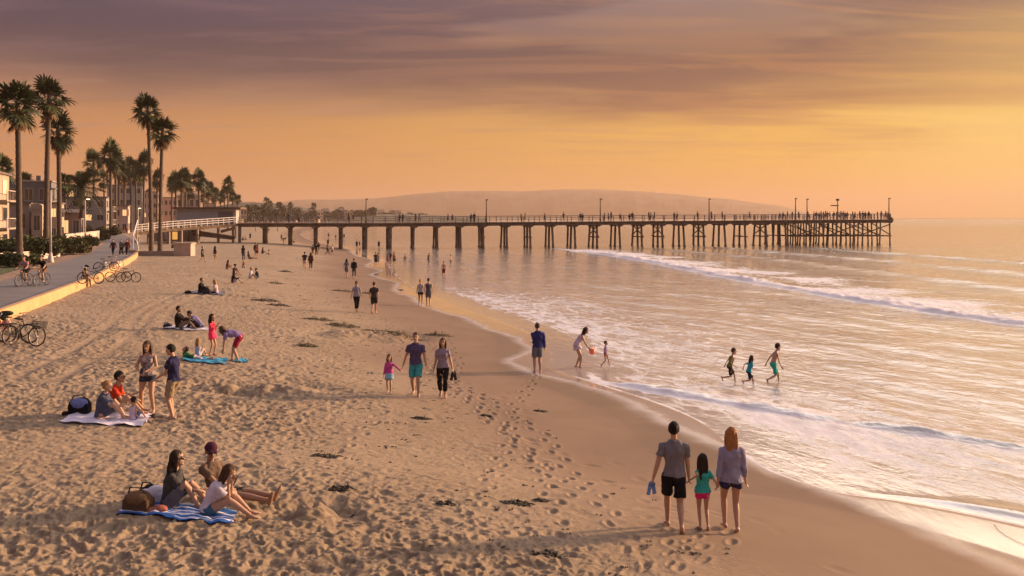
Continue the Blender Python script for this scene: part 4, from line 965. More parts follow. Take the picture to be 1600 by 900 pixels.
def shrub(name, loc, blobs, m, label, sz=.30, dens=420, seed=1, group=None, cat='shrub'):
    r_ = random.Random(seed); root = empty(name, loc); vs = []; fs = []; core = MB(); blobs_c = lambda _: [tuple(c) for c, r in blobs]
    for c, r in blobs:
        foliage(vs, fs, c, r, int(dens*max(r[0]*r[1], .3)), sz, r_); core.ball((c[0], c[1], c[2]), tuple(x*.58 for x in r), 10, 7)
    mesh_obj('foliage', vs, fs, m, root)
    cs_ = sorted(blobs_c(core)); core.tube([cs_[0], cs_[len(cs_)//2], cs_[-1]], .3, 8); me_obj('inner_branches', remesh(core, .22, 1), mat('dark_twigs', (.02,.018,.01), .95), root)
    tag(root, label, cat, group); return root
def blobs(n, lx, ly, h, r, sd_):
    r_ = random.Random(sd_); return [((r_.uniform(-lx, lx), r_.uniform(-ly, ly), h*.45), (r*(.8+.4*r_.random()), r*(.8+.4*r_.random()), h*(.5+.25*r_.random()))) for _ in range(n)]
shrub('hedge', AT(18, 84), blobs(9, 3.6, 1.0, 2.1, 1.2, 1), m_leaf, 'dark green hedge behind the tallest palms, left end', seed=2)
shrub('hedge', AT(66, 97), blobs(9, 3.4, 1.0, 1.9, 1.2, 2), m_leaf, 'dark green hedge between the two tallest palm trunks and the lamp', seed=3)
shrub('hedge', AT(2, 72), blobs(8, 2.4, 1.0, 1.1, .8, 5), m_leaf, 'low hedge in front of the left end of the tall hedge', seed=13)
shrub('shrub', AT(107, 96), blobs(8, 1.7, .9, 1.15, .8, 3), m_leaf2, 'olive brown spreading shrub at the foot of the pink retaining wall', seed=4)
shrub('shrub', AT(139, 116), blobs(5, .6, .5, 1.7, .8, 4), m_leaf, 'round dark shrub at the right end of the retaining wall', seed=5)
shrub('shrub', AT(157, 150), blobs(6, 1.0, .6, 1.5, .9, 6), m_leaf2, 'low shrub where the promenade narrows', seed=6)
shrub('shrub', AT(150, 180), blobs(8, 4.5, 1.5, 2.5, 1.5, 7), m_leaf2, 'dusty bushes below the far beach houses', seed=8)

# ------------------------------------------------------------- walls, lamps
m_wall = mat('painted_wall', (.52,.42,.36), .85, .10, 1.5, .2, 20)
def wall_obj(a, b_, h, t, label, m=m_wall, name='garden_wall'):
    ax, ay, az_ = a; bx, by, bz = b_; d = V(bx-ax, by-ay, 0); n_ = V(d.y, -d.x, 0).normalized()*t
    vs = []
    for (x, y, z) in ((ax,ay,az_), (bx,by,bz)):
        for o_, zz in ((0,-.4),(1,-.4),(1,h),(0,h)): vs.append((x+n_.x*o_, y+n_.y*o_, z+zz))
    root = mesh_obj(name, vs, [(3,2,1,0),(4,5,6,7),(0,1,5,4),(1,2,6,5),(2,3,7,6),(3,0,4,7)], m)
    cp = MB(); cp.bar(V(ax,ay,az_+h+.04)+n_*.5, V(bx,by,bz+h+.04)+n_*.5, t+.10, .08); cp.build('coping', m, root)
    tag(root, label, 'wall'); return root
def W3(px, Y_, dz=0): p = AT(px, Y_); return (p.x, p.y, p.z+dz)
wall_obj(W3(-40,72), W3(62,86), .75, .25, 'low cream wall in front of the palms behind the lawn')
wall_obj(W3(62.6,86.3), W3(90,92), 1.35, .25, 'taller step of the cream wall right of the lamp post')
wall_obj(W3(98,108), W3(152,140), 1.85, .3, 'pinkish retaining wall below the awning houses')
def lamp_post(px, Y_, ytop, label, lit=True, arm=0):
    p = AT(px, Y_, 1.66 if px > 160 else None); h = H+(HY-ytop)/F*Y_-p.z; root = empty('street_lamp', p, 0, label, 'street lamp', 'lamps along the promenade')
    m = mat('lamp_paint', (.42,.38,.34), .5, .1, 3); MB().tube([(0,0,0),(0,0,.12),(0,0,.5),(0,0,.9)], [.30,.28,.2,.12], 12).build('base', m, root, True)
    MB().tube([(0,0,.9),(0,0,h*.6),(0,0,h)], [.10,.085,.06], 10).build('pole', m, root, True)
    if arm: MB().tube([(0,0,h-.1),(arm*.4,0,h+.12),(arm,0,h+.1)], .04, 8).build('arm', m, root, True)
    hd = MB(); hd.tube([(arm-.05,0,h+.16),(arm+.22,0,h+.14),(arm+.55,0,h+.10)], [(.10,.06),(.16,.08),(.08,.04)], 10, hint=(0,1,0), round_=True); lh = hd.build('lamp_head', m, root, True)
    MB().tube([(arm+.1,0,h+.06),(arm+.42,0,h+.04)], [(.11,.03),(.09,.03)], 10, hint=(0,1,0), round_=True).build('lens', mat('lit_lens', (1,.75,.4), .3, emit=(1,.62,.28,5.0)) if lit else mat('dull_lens', (.5,.45,.4), .3), lh, True)
lamp_post(79, 79, 297, 'pale lamp post with a flared base in front of the palms', False)
lamp_post(133, 120, 312, 'lit street lamp beside the retaining wall', True, .15)
lamp_post(216, 160, 326, 'lit street lamp where the promenade meets the pier', True)
lamp_post(165, 205, 341, 'short lit lamp at the far end of the promenade', True)

# ------------------------------------------------------------- buildings
m_glass = mat('window_glass', (.03,.035,.04), .08, .3, .8, spec=.8); m_litwin = mat('lit_window', (.8,.5,.25), .4, emit=(1,.55,.22,.55)); m_frame = mat('window_frame', (.5,.45,.40), .6)
def house(pc, Y_, wpx, ytop, depth, col, label, roof='flat', floors=2, wins=3, rcol=(.15,.11,.10), lit=(), yaw=20, side_w=2, balcony=False, extra=None, name='beach_house', zb=None, chim=False):
    """front-right corner at image column pc, depth Y_; front width in pixels wpx"""
    p = AT(pc, Y_); base = p.z-.3 if zb is None else zb; h = H+(HY-ytop)/F*Y_-base; w = wpx/F*Y_
    root = empty(name, (p.x, p.y, base), R(yaw), label, 'building', 'beach houses left of the promenade' if Y_ < 350 else 'houses at the far end of the beach')
    m = mat('stucco_%d_%d_%d' % tuple(int(c*100) for c in col), col, .9, .10, .6, .2, 12)
    wl = MB().box(-w, 0, 0, 0, depth, h); wl.build('wall', m, root)
    mr = mat('roof_%d_%d' % (int(rcol[0]*100), int(rcol[2]*100)), rcol, .9, .2, 1.0, .3, 8)
    if roof == 'flat': rf = MB().box(-w-.25, -.25, h, .25, depth+.2, h+.22)
    elif roof == 'gable':
        rh = w*.22; rf = MB(); vs = [(-w-.4,-.4,h),(.4,-.4,h),(-w/2,-.4,h+rh),(-w-.4,depth+.4,h),(.4,depth+.4,h),(-w/2,depth+.4,h+rh)]; rf.add(vs, [(0,1,2),(3,5,4),(0,2,5,3),(1,4,5,2),(0,3,4,1)])
    elif roof == 'hip':
        rh = w*.18; rf = MB(); vs = [(-w-.4,-.4,h),(.4,-.4,h),(.4,depth+.4,h),(-w-.4,depth+.4,h),(-w*.7,depth/2,h+rh),(-w*.3,depth/2,h+rh)]; rf.add(vs, [(0,1,5,4),(1,2,5),(2,3,4,5),(3,0,4),(3,2,1,0)])
    elif roof == 'barrel':
        rf = MB(); rf.tube([(-w/2,-.1,h-.05),(-w/2,depth,h-.05)], [(w*.52, w*.30)]*2, 24, hint=(1,0,0))
    r0 = rf.build('roof', mr if roof != 'barrel' else m, root)
    if chim: MB().box(-w*.3, depth*.3, h, -w*.3+.8, depth*.3+.8, h+1.3).build('chimney', m, r0)
    fh = h/floors
    def win(x, y, z, ww, hh, face, litw):
        fr_ = MB(); t = .07
        if face == 'f':
            fr_.box(x-ww/2-t, -.06, z-t, x+ww/2+t, -.005, z); fr_.box(x-ww/2-t, -.06, z+hh, x+ww/2+t, -.005, z+hh+t); fr_.box(x-ww/2-t, -.06, z+.002, x-ww/2, -.005, z+hh-.002); fr_.box(x+ww/2, -.06, z+.002, x+ww/2+t, -.005, z+hh-.002); fr_.box(x-.025, -.045, z+.003, x+.025, -.03, z+hh-.003)
            g_ = MB().box(x-ww/2+.002, -.028, z+.002, x+ww/2-.002, -.004, z+hh-.002)
        else:
            fr_.box(.005, y-ww/2-t, z-t, .06, y+ww/2+t, z); fr_.box(.005, y-ww/2-t, z+hh, .06, y+ww/2+t, z+hh+t); fr_.box(.005, y-ww/2-t, z+.002, .06, y-ww/2, z+hh-.002); fr_.box(.005, y+ww/2, z+.002, .06, y+ww/2+t, z+hh-.002)
            g_ = MB().box(.004, y-ww/2+.002, z+.002, .028, y+ww/2-.002, z+hh-.002)
        wo = fr_.build('window', m_frame, root); g_.build('pane', m_litwin if litw else m_glass, wo)
    k = 0
    for f in range(floors):
        for i in range(wins):
            x = -w*(i+.5)/wins; win(x, 0, f*fh+fh*.32, min(w/wins*.55, 2.2), fh*.42, 'f', k in lit); k += 1
        for i in range(side_w):
            win(0, depth*(i+.5)/side_w, f*fh+fh*.30, min(depth/side_w*.6, 2.4), fh*.48, 's', (k+i) % 7 == 0)
    if balcony:
        for f in range(1, floors):
            bl = MB().box(.07, depth*.1, f*fh-.08, 1.3, depth*.9, f*fh+.08).build('balcony', m, root); rl = MB()
            for q in range(9): yq = depth*.1+q*depth*.1; rl.bar((1.25, yq+.02, f*fh+.08), (1.25, yq+.02, f*fh+1.0), .05)
            rl.bar((1.25, depth*.1, f*fh+1.02), (1.25, depth*.9, f*fh+1.02), .07); rl.build('railing', m_frame, bl)
    if extra: extra(root, w, depth, h, m)
    return root
CR = (.36,.29,.23); GB = (.15,.145,.15); GR = (.27,.24,.225); PK = (.46,.34,.29)
house(-16, 86, 40, 268, 10, CR, 'cream house with rounded balconies cut by the left edge', floors=3, wins=2, balcony=True)
house(80, 170, 84, 284, 12, GB, 'big slate grey house with a flat roof behind the palms', floors=2, wins=4, rcol=(.35,.32,.30), chim=True)
house(46, 138, 46, 319, 7, CR, 'low cream house in front of the slate grey one', floors=1, wins=2)
house(66, 136, 15, 322, 8, CR, 'small cream house with an arched roof between the two tall palms', roof='barrel', floors=1, wins=1, side_w=1)
house(90, 141, 22, 318, 8, CR, 'cream house with a lit tall window right of the second palm', floors=2, wins=2, lit=(2,))
house(130, 200, 34, 290, 10, CR, 'cream upper storey with bright windows behind the feathery date palm', floors=3, wins=3, lit=(7,))
house(166, 195, 68, 309, 11, GR, 'grey three storey house with a flat roof overhang', floors=3, wins=4, lit=(5,), balcony=True)
house(127, 152, 30, 332, 7, (.30,.20,.16), 'low house with a dark hipped roof above the retaining wall', roof='hip', floors=1, wins=2, lit=(1,))
house(222, 285, 50, 290, 14, (.30,.29,.30), 'stepped grey apartment house behind the bushy palms', floors=4, wins=4, lit=(6,), rcol=(.10,.09,.09))
house(208, 300, 22, 282, 10, (.26,.24,.24), 'taller tower block behind the stepped grey apartments', floors=5, wins=2)
house(200, 235, 30, 322, 9, PK, 'pale pink two storey house with lit windows below the apartments', floors=2, wins=3, lit=(3,))
house(247, 330, 24, 300, 14, PK, 'pink apartment block seen behind the twin palm trunks', floors=4, wins=3, lit=(1,5))
house(277, 340, 26, 309, 14, (.42,.30,.26), 'long pinkish block left of the pier shed', floors=3, wins=4)
house(313, 420, 34, 306, 14, (.40,.29,.25), 'broad roofed house behind the pier shed', roof='hip', floors=2, wins=4, rcol=(.16,.11,.09))
house(338, 470, 18, 318, 12, PK, 'small pink house behind the right half of the pier shed', floors=2, wins=3)
far = [(386,520,14,325),(398,600,14,330),(456,900,12,322),(470,880,12,325),(484,950,10,330),(492,1050,9,326),(505,980,12,329),(515,1020,10,327),(527,1060,12,331),(538,1100,8,325),(551,1040,12,330),(573,1300,10,331),(600,1400,9,328),(620,1450,12,331),(627,1500,7,329),(645,1700,8,332),(660,1800,10,333),(410,700,10,328),(425,760,10,331),(441,800,11,327)]
cl_ = ['cream','pale pink','white','tan']; cc_ = [(.62,.50,.40),(.52,.38,.32),(.70,.62,.54),(.40,.30,.22)]
for i, (pc, Y_, wp, yt) in enumerate(far):
    k = rnd.randrange(4); nx = 'leftmost' if i == 0 else None
    house(pc, Y_, wp, yt, 12, cc_[k], None, roof=('flat','gable','flat','hip')[i % 4], floors=2, wins=3, side_w=1, lit=(1,) if i % 3 == 0 else (), name='distant_house')
dh = sorted([o for o in C.objects if o.name.startswith('distant_house')], key=lambda o: o.location.x/o.location.y)
ords = ['first','second','third','fourth','fifth','sixth','seventh','eighth','ninth','tenth','eleventh','twelfth','thirteenth','fourteenth','fifteenth','sixteenth','seventeenth','eighteenth','nineteenth','twentieth','twenty-first','twenty-second','twenty-third','twenty-fourth']
for i, o in enumerate(dh): o['label'] = '%s hazy house from the left among those on the far bluff' % ords[i]
# far tree masses
def tree_mass(name, pts, m, label, seed, sz):
    r_ = random.Random(seed); vs = []; fs = []
    for px, Y_, yt, wpx in pts:
        p = AT(px, Y_, 1.0); h = H+(HY-yt)/F*Y_-1.0; w_ = wpx/F*Y_
        for q in range(int(26)):
            c = (p.x+r_.uniform(-w_, w_)*.5, p.y+r_.uniform(-6, 6), 1.0+h*r_.uniform(.2,.78)); foliage(vs, fs, c, (w_*.16+1, 3, h*.24), 42, sz*Y_/600, r_)
    o = mesh_obj(name, vs, fs, m); tag(o, label, kind='stuff')
tree_mass('far_trees', [(300,470,322,50),(345,500,324,40),(385,560,318,26),(405,640,317,30),(430,760,320,34),(455,850,324,34),(480,930,327,30),(505,1000,328,30),(535,1050,327,26),(560,1080,328,24),(580,1100,322,14),(572,1100,326,22),(600,1200,331,30),(640,1400,333,40)], mat('far_leaf', (.045,.05,.025), .9, .4, .2), 'dark mass of far trees along the bluff', 3, 1.6)

# ------------------------------------------------------------- pier
m_wood = mat('pier_timber', (.14,.095,.065), .9, .35, 1.2, .5, 12); m_pile = mat('pier_pile', (.15,.105,.075), .9, .4, 1.5, .5, 10); m_rail = mat('pier_rail', (.40,.36,.34), .7, .1, 2)
m_railn = mat('pier_rail_grey', (.22,.19,.175), .8, .15, 2)
A0 = V((650-800)/F*163, 163, 0); A1 = V((1390-800)/F*182, 182, 0); pd = (A1-A0).normalized(); pn = V(-pd.y, pd.x, 0)   # pn points away from the camera
def pier_at(px):
    u = (px-800)/F; t = (u*A0.y-A0.x)/(pd.x-u*pd.y); return t
def PT(t, off=0, z=0): return A0+pd*t+pn*off+V(0,0,z)
t0, t1 = pier_at(374), pier_at(1390.5)
def dz_(t): return 4.62+.60*max(0, (t-pier_at(600)))/(t1-pier_at(600))
pier = empty('pier', PT(t0), 0, 'long timber pier on piles crossing from the beach out over the sea', 'pier')
Pinv = -PT(t0)
def PL(t, off=0, z=0): return PT(t, off, z)+Pinv
WD = 5.0
dk = MB(); n_ = 40; th_ = pier_at(1243)
for i in range(n_):
    a = t0+(t1-t0)*i/n_; b_ = t0+(t1-t0)*(i+1)/n_-.01; za = dz_(a); zb_ = dz_(b_)
    w0, w1 = -.3, WD+.3
    vs = [PL(a,w0,za-.16),PL(a,w1,za-.16),PL(a,w1,za),PL(a,w0,za),PL(b_,w0,zb_-.16),PL(b_,w1,zb_-.16),PL(b_,w1,zb_),PL(b_,w0,zb_)]
    dk.add(vs, [(3,2,1,0),(4,5,6,7),(0,1,5,4),(1,2,6,5),(2,3,7,6),(3,0,4,7)])
dk.build('deck', m_wood, pier)
hdk = MB(); vs = []
for a in (th_-.5, t1+.3):
    for o_, z in ((WD+.305,-.18),(WD+9.3,-.18),(WD+9.3,-.01),(WD+.305,-.01)): vs.append(PL(a, o_, dz_(min(a, t1))+z))
hdk.add(vs, [(3,2,1,0),(4,5,6,7),(0,1,5,4),(1,2,6,5),(2,3,7,6),(3,0,4,7)]); hdk.build('head_platform', m_wood, pier)
for o_ in (.05, WD*.5, WD-.05): MB().bar(PL(t0,o_,dz_(t0)-.42), PL(pier_at(600),o_,dz_(t0)-.42), .32, .5).build('girder', m_wood, pier); MB().bar(PL(pier_at(600)+.01,o_,dz_(t0)-.42), PL(t1,o_,dz_(t1)-.42), .32, .5).build('girder', m_wood, pier)
def gz(t, off):
    q = PT(t, off); return max(-1.2, tz(q.x, q.y)-.2)
bents = [413,453,493,532.6,570.6,609,646.6,683,719,755,791.8,828,863,898,933,967.8,1002.6,1034.8,1068,1099.4,1132,1164.5,1197,1227.6]
braced = {755:1,828:1,933:2,1002.6:2,1034.8:2,1099.4:2,1164.5:1,1197:2}
stuffp = MB(); npile = 0
for bx in bents:
    t = pier_at(bx); z = dz_(t)-.67
    if bx < 640:      # thick concrete-like bents near shore
        for o_ in (.5, WD-.5):
            MB().tube([PL(t,o_,gz(t,o_)), PL(t,o_,z-.3)], .42 if bx > 560 else .36, 10).build('pile', m_pile, pier, True); npile += 1
    else:
        for k_, o_ in enumerate((.2, WD/2, WD-.2)):
            sp_ = (o_-WD/2)*.22
            jj = rnd.uniform(-.16,.16); mb = MB().tube([PL(t+jj,o_+sp_,-1.2), PL(t+jj*.8,o_+sp_*.85,.25), PL(t+jj*.8,o_+sp_*.82,.3), PL(t,o_,z)], [.27,.27,.205,.205], 8); mb.build('pile', m_pile, pier, True); npile += 1
        if bx in braced:
            zt, zb_ = z-.3, 1.9
            MB().bar(PL(t+.2,-.6,zb_), PL(t+.2,WD+.6,zb_), .12, .22).build('brace', m_pile, pier)
            if braced[bx] == 2:
                MB().bar(PL(t+.22,-.2,zb_+.15), PL(t+.22,WD,zt), .10, .2).build('brace', m_pile, pier); MB().bar(PL(t-.22,WD+.2,zb_+.15), PL(t-.22,0,zt), .10, .2).build('brace', m_pile, pier)
    MB().bar(PL(t,-.6,z+.02-.14), PL(t,WD+.6,z+.02-.14), .4, .30).build('pile_cap', m_wood, pier)
    cb = MB()
    for sg in (-1, 1): cb.bar(PL(t+sg*.2, -.10, z-.25), PL(t+sg*1.0, -.10, z+.22), .25, .22)
    cb.build('corbel', m_wood, pier)
r_ = random.Random(5); tt = th_
while tt < t1+.1:
    z = dz_(min(tt, t1))-.4
    for o_ in (.1, 3.2, 6.4, 9.6, 12.8):
        j = r_.uniform(-.25, .25); mbx = MB().tube([PL(tt+j,o_*1.03,-1.2), PL(tt+j,o_*1.02,.3), PL(tt+j,o_*1.01,.34), PL(tt,o_,z)], [.22,.22,.16,.16], 8)
        if o_ < 7 : mbx.build('pile', m_pile, pier, True); npile += 1
        else: stuffp.add(mbx.v, mbx.f)
    MB().bar(PL(tt+.2,-.2,z-.16), PL(tt+.2,13.4,z-.16), .3, .3).build('pile_cap', m_wood, pier)
    MB().bar(PL(tt+.18,-.2,1.9), PL(tt+.18,13.4,1.9), .12, .2).build('brace', m_pile, pier)
    MB().bar(PL(tt+.2,.0,2.0), PL(tt+.2,6.4,z-.4), .10, .18).build('brace', m_pile, pier)
    tt += (t1-th_)/7
tag(stuffp.build('rear_piles', m_pile, pier), kind='stuff')
for a, b_ in ((th_, th_+(t1-th_)/3), (th_+(t1-th_)*2/3, t1), (th_+(t1-th_)/3, th_+(t1-th_)*2/3)):
    MB().bar(PL(a,-.2,2.0), PL(b_,-.2,4.3), .1, .2).build('brace', m_pile, pier); MB().bar(PL(a,-.35,1.9), PL(b_,-.35,1.9), .12, .2).build('brace', m_pile, pier); MB().bar(PL(b_,3.2,2.0), PL(a,3.2,4.2), .1, .2).build('brace', m_pile, pier)
for side_, o_, ta, tb_ in (('near', -.2, t0, t1), ('far', WD+.2, t0, th_)):
    rl = MB(); nn = int((tb_-ta)/2.1)
    for i in range(nn+1):
        t = ta+(tb_-ta)*i/nn; z = dz_(t); rl.bar(PL(t,o_,z), PL(t,o_,z+1.12), .13)
    for zz, hh in ((1.12,.11),(.78,.07),(.45,.07)):
        rl.bar(PL(ta,o_,dz_(ta)+zz), PL(pier_at(600),o_,dz_(pier_at(600))+zz), .09, hh); rl.bar(PL(pier_at(600),o_,dz_(pier_at(600))+zz), PL(tb_,o_,dz_(tb_)+zz), .09, hh)
    rl.build('railing', m_railn, pier)
rl = MB()   # denser balustrade at the head
for i in range(46):
    t = pier_at(1150)+(t1-pier_at(1150))*i/45; z = dz_(t); rl.bar(PL(t,-.22,z+.1), PL(t,-.22,z+1.05), .07, .16)
for i in range(14): z = dz_(t1); rl.bar(PL(t1,i*1.05,z), PL(t1,i*1.05,z+1.1), .1)
rl.bar(PL(t1,-.2,dz_(t1)+1.15), PL(t1,WD+9,dz_(t1)+1.15), .1); rl.build('balustrade', m_railn, pier)
rl = MB()
for i in range(20): t = th_+(t1-th_)*i/19; z = dz_(t); rl.bar(PL(t,WD+9.1,z), PL(t,WD+9.1,z+1.1), .1)
rl.bar(PL(th_,WD+9.1,dz_(th_)+1.12), PL(t1,WD+9.1,dz_(t1)+1.12), .1); rl.build('railing', m_railn, pier)
MB().ball(PL(t1+.2,-.1,dz_(t1)-.1), (.5,.5,.6), 10, 8).build('fender', m_pile, pier, True)
lampx = [(572,312,'pier lamp pole nearest the beach'),(760,313,'tall pier lamp pole above the bent in mid surf'),(938,312,'pier lamp pole above the middle of the pier'),(1108,312,'pier lamp pole before the head of the pier'),(1243,311,'left one of the two lamp poles at the start of the pier head'),(1261,312,'right one of the two lamp poles at the start of the pier head'),(1389,311,'lamp pole at the seaward corner of the pier')]
for px, yt, lb in lampx:
    t = pier_at(px); off = WD-.3; q = PT(t, off if px < 1300 else 0); q.x = (px-800)/F*q.y; root = empty('lamp_pole', (q.x, q.y, dz_(min(t, t1))), 0, lb, 'lamp pole', 'lamp poles on the pier')
    h = H+(HY-yt)/F*q.y-dz_(min(t, t1)); MB().tube([(0,0,0),(0,0,h)], [.13,.09], 8).build('pole', m_wood, root, True); MB().box(-.1,-.1,h,.34,.1,h+.2).build('lamp_head', m_wood, root); MB().box(-.16,-.16,0.004,.16,.16,.3).build('base', m_wood, root)
t = pier_at(1326); q = PT(t, 4); root = empty('signal_mast', (q.x, q.y, dz_(t)), 0, 'mast with a cross arm rising from the crowd on the pier head', 'mast')
MB().tube([(0,0,0),(0,0,4.2)], [.14,.08], 8).build('pole', m_wood, root, True); MB().bar((-1.4,0,2.9),(.2,0,2.9),.14,.22).build('arm', m_wood, root); MB().box(-.25,-.25,3.9,.25,.25,4.3).build('lamp_head', m_wood, root)
# approach ramp with white rail
ramp = empty('pier_ramp', (0, 0, 0), 0, 'sloping timber ramp with a white railing leading up to the pier', 'ramp')
ra = AT(212, 140, 3.35); rb = PT(t0, 0, dz_(t0)); pnr = pn*WD
pts_ = [ra, ra.lerp(rb, .35)+V(0,0,.12), rb]
dk = MB()
for a, b_ in zip(pts_[:-1], pts_[1:]):
    vs = [a+V(0,0,-.5), a+pnr+V(0,0,-.5), a+pnr, a, b_+V(0,0,-.5), b_+pnr+V(0,0,-.5), b_+pnr, b_]; dk.add(vs, [(3,2,1,0),(4,5,6,7),(0,1,5,4),(1,2,6,5),(2,3,7,6),(3,0,4,7)])
dk.build('deck', m_wood, ramp)
m_white = mat('white_rail', (.62,.58,.55), .6, .05, 2)
rl = MB(); nn = 18
def rp(u):
    return pts_[0].lerp(pts_[1], u/.35) if u < .35 else pts_[1].lerp(pts_[2], (u-.35)/.65)
for i in range(nn+1): p = rp(i/nn); rl.bar(p+V(0,-.1,-.1), p+V(0,-.1,1.12), .12)
for zz in (1.1, .72, .36):
    for i in range(nn): rl.bar(rp(i/nn)+V(0,-.1,zz), rp((i+1)/nn)+V(0,-.1,zz), .09, .10)
rl.build('railing', m_white, ramp)
for px in (262,281,293,309,331,347,354,373):
    Y_ = 150; p = AT(px, Y_); u = (p.x-ra.x)/(rb.x-ra.x); top_ = rp(min(1, max(0, u)))
    MB().bar((top_.x, top_.y+.3, tz(top_.x, top_.y)-.3), (top_.x, top_.y+.3, top_.z-.5), .5, .35).build('post', mat('ramp_post', (.22,.17,.14), .9, .2, 2), ramp)
for a, b_ in (((300,361),(368,371)), ((301,366),(366,373)), ((368,356),(345,362))):
    pa = AT(a[0], 152, H+(HY-a[1])/F*152); pb_ = AT(b_[0], 152, H+(HY-b_[1])/F*152); MB().bar(pa, pb_, .3, .45).build('brace', m_wood, ramp)
# shed on the pier landing
sx0 = AT(276, 158, 0); sx1 = AT(366, 158, 0)
shed = empty('pier_shed', (sx0.x, 158, 1.6), R(4), 'long grey shed with a brown overhanging flat roof at the foot of the pier', 'building')
w_ = sx1.x-sx0.x; zt = H+(HY-326.5)/F*158-1.6; zf = 2.7
MB().box(0, 0, 2.9, w_, 3.2, zt).build('wall', mat('shed_wall', (.40,.37,.35), .85, .1, .8), shed)
rf = MB().box(-.6, -.9, zt, w_+1.1, 3.8, zt+.32).build('roof', mat('shed_roof', (.13,.085,.065), .9, .2, 1), shed)
MB().box(.25, -.07, zf, w_*.70, -.004, zt-.45).build('shutter', mat('shed_shutter', (.33,.33,.35), .6, .06, 4, .6, 30, stretch=(.1,.1,5)), shed)
MB().box(w_*.71, -.07, zf, w_*.96, -.004, zt-.45).build('shutter', mat('shed_shutter_dark', (.15,.145,.16), .6, .06, 4, .6, 30, stretch=(.1,.1,5)), shed)
for x in (0, w_+.2, w_+.9): MB().bar((x,-.6,0.3),(x,-.6,zt-.003),.16).build('post', m_rail, shed)
# storage bays under the landing
bay = empty('storage_bays', (AT(240,152).x, 152, 1.5), R(6), 'open storage bays with a yellow lit panel beneath the pier shed', 'building')
bw = AT(300,152).x-AT(240,152).x; MB().box(0, 1.2, 0, bw, 5.5, 2.15).build('wall', mat('bay_wall', (.28,.22,.18), .9), bay)
for i in range(6): MB().bar((bw*i/5, .9, 0), (bw*i/5, .9, 2.15), .35).build('post', mat('ramp_post', (.22,.17,.14)), bay)
MB().box(bw*.36, 1.08, .35, bw*.56, 1.195, 1.65).build('panel', mat('yellow_panel', (.75,.42,.12), .6, emit=(1,.5,.12,.35)), bay)
MB().box(bw*.1, 1.08, .35, bw*.3, 1.195, 1.65).build('panel', mat('pale_panel', (.45,.38,.32), .6), bay)
# planter round the twin palms
pl = empty('planter', AT(243, 103), R(3), 'low concrete planter edge and square block at the foot of the twin palms', 'planter')
MB().box(-3.4, -2.0, -.2, 2.7, -1.7, .55).build('kerb', mat('planter_dull', (.28,.22,.19), .9, .1, 1.5, .2, 15), pl); MB().box(2.72, -2.1, -.2, 4.6, -.4, 1.35).build('block', mat('planter_concrete', (.40,.32,.27), .9, .1, 1.5, .2, 15), pl); MB().box(2.6, -2.2, 1.353, 4.72, -.3, 1.47).build('coping', mat('planter_concrete', (.40,.32,.27)), pl)
# white handrail curving down from the promenade
hr = empty('handrail', (0,0,0), 0, 'white tubular handrail curving down beside the promenade end', 'railing')
hp_ = [AT(216,101,H-48/F*101), AT(214,106,H-38/F*106), AT(208,112,H-28/F*112), AT(211,122,H-18/F*122), AT(215,134,H-4/F*134)]
MB().tube(hp_, .07, 8).build('rail', m_white, hr, True)
for p in hp_[::2]: MB().bar((p.x,p.y,1.5),(p.x,p.y,p.z),.07).build('post', m_white, hr)

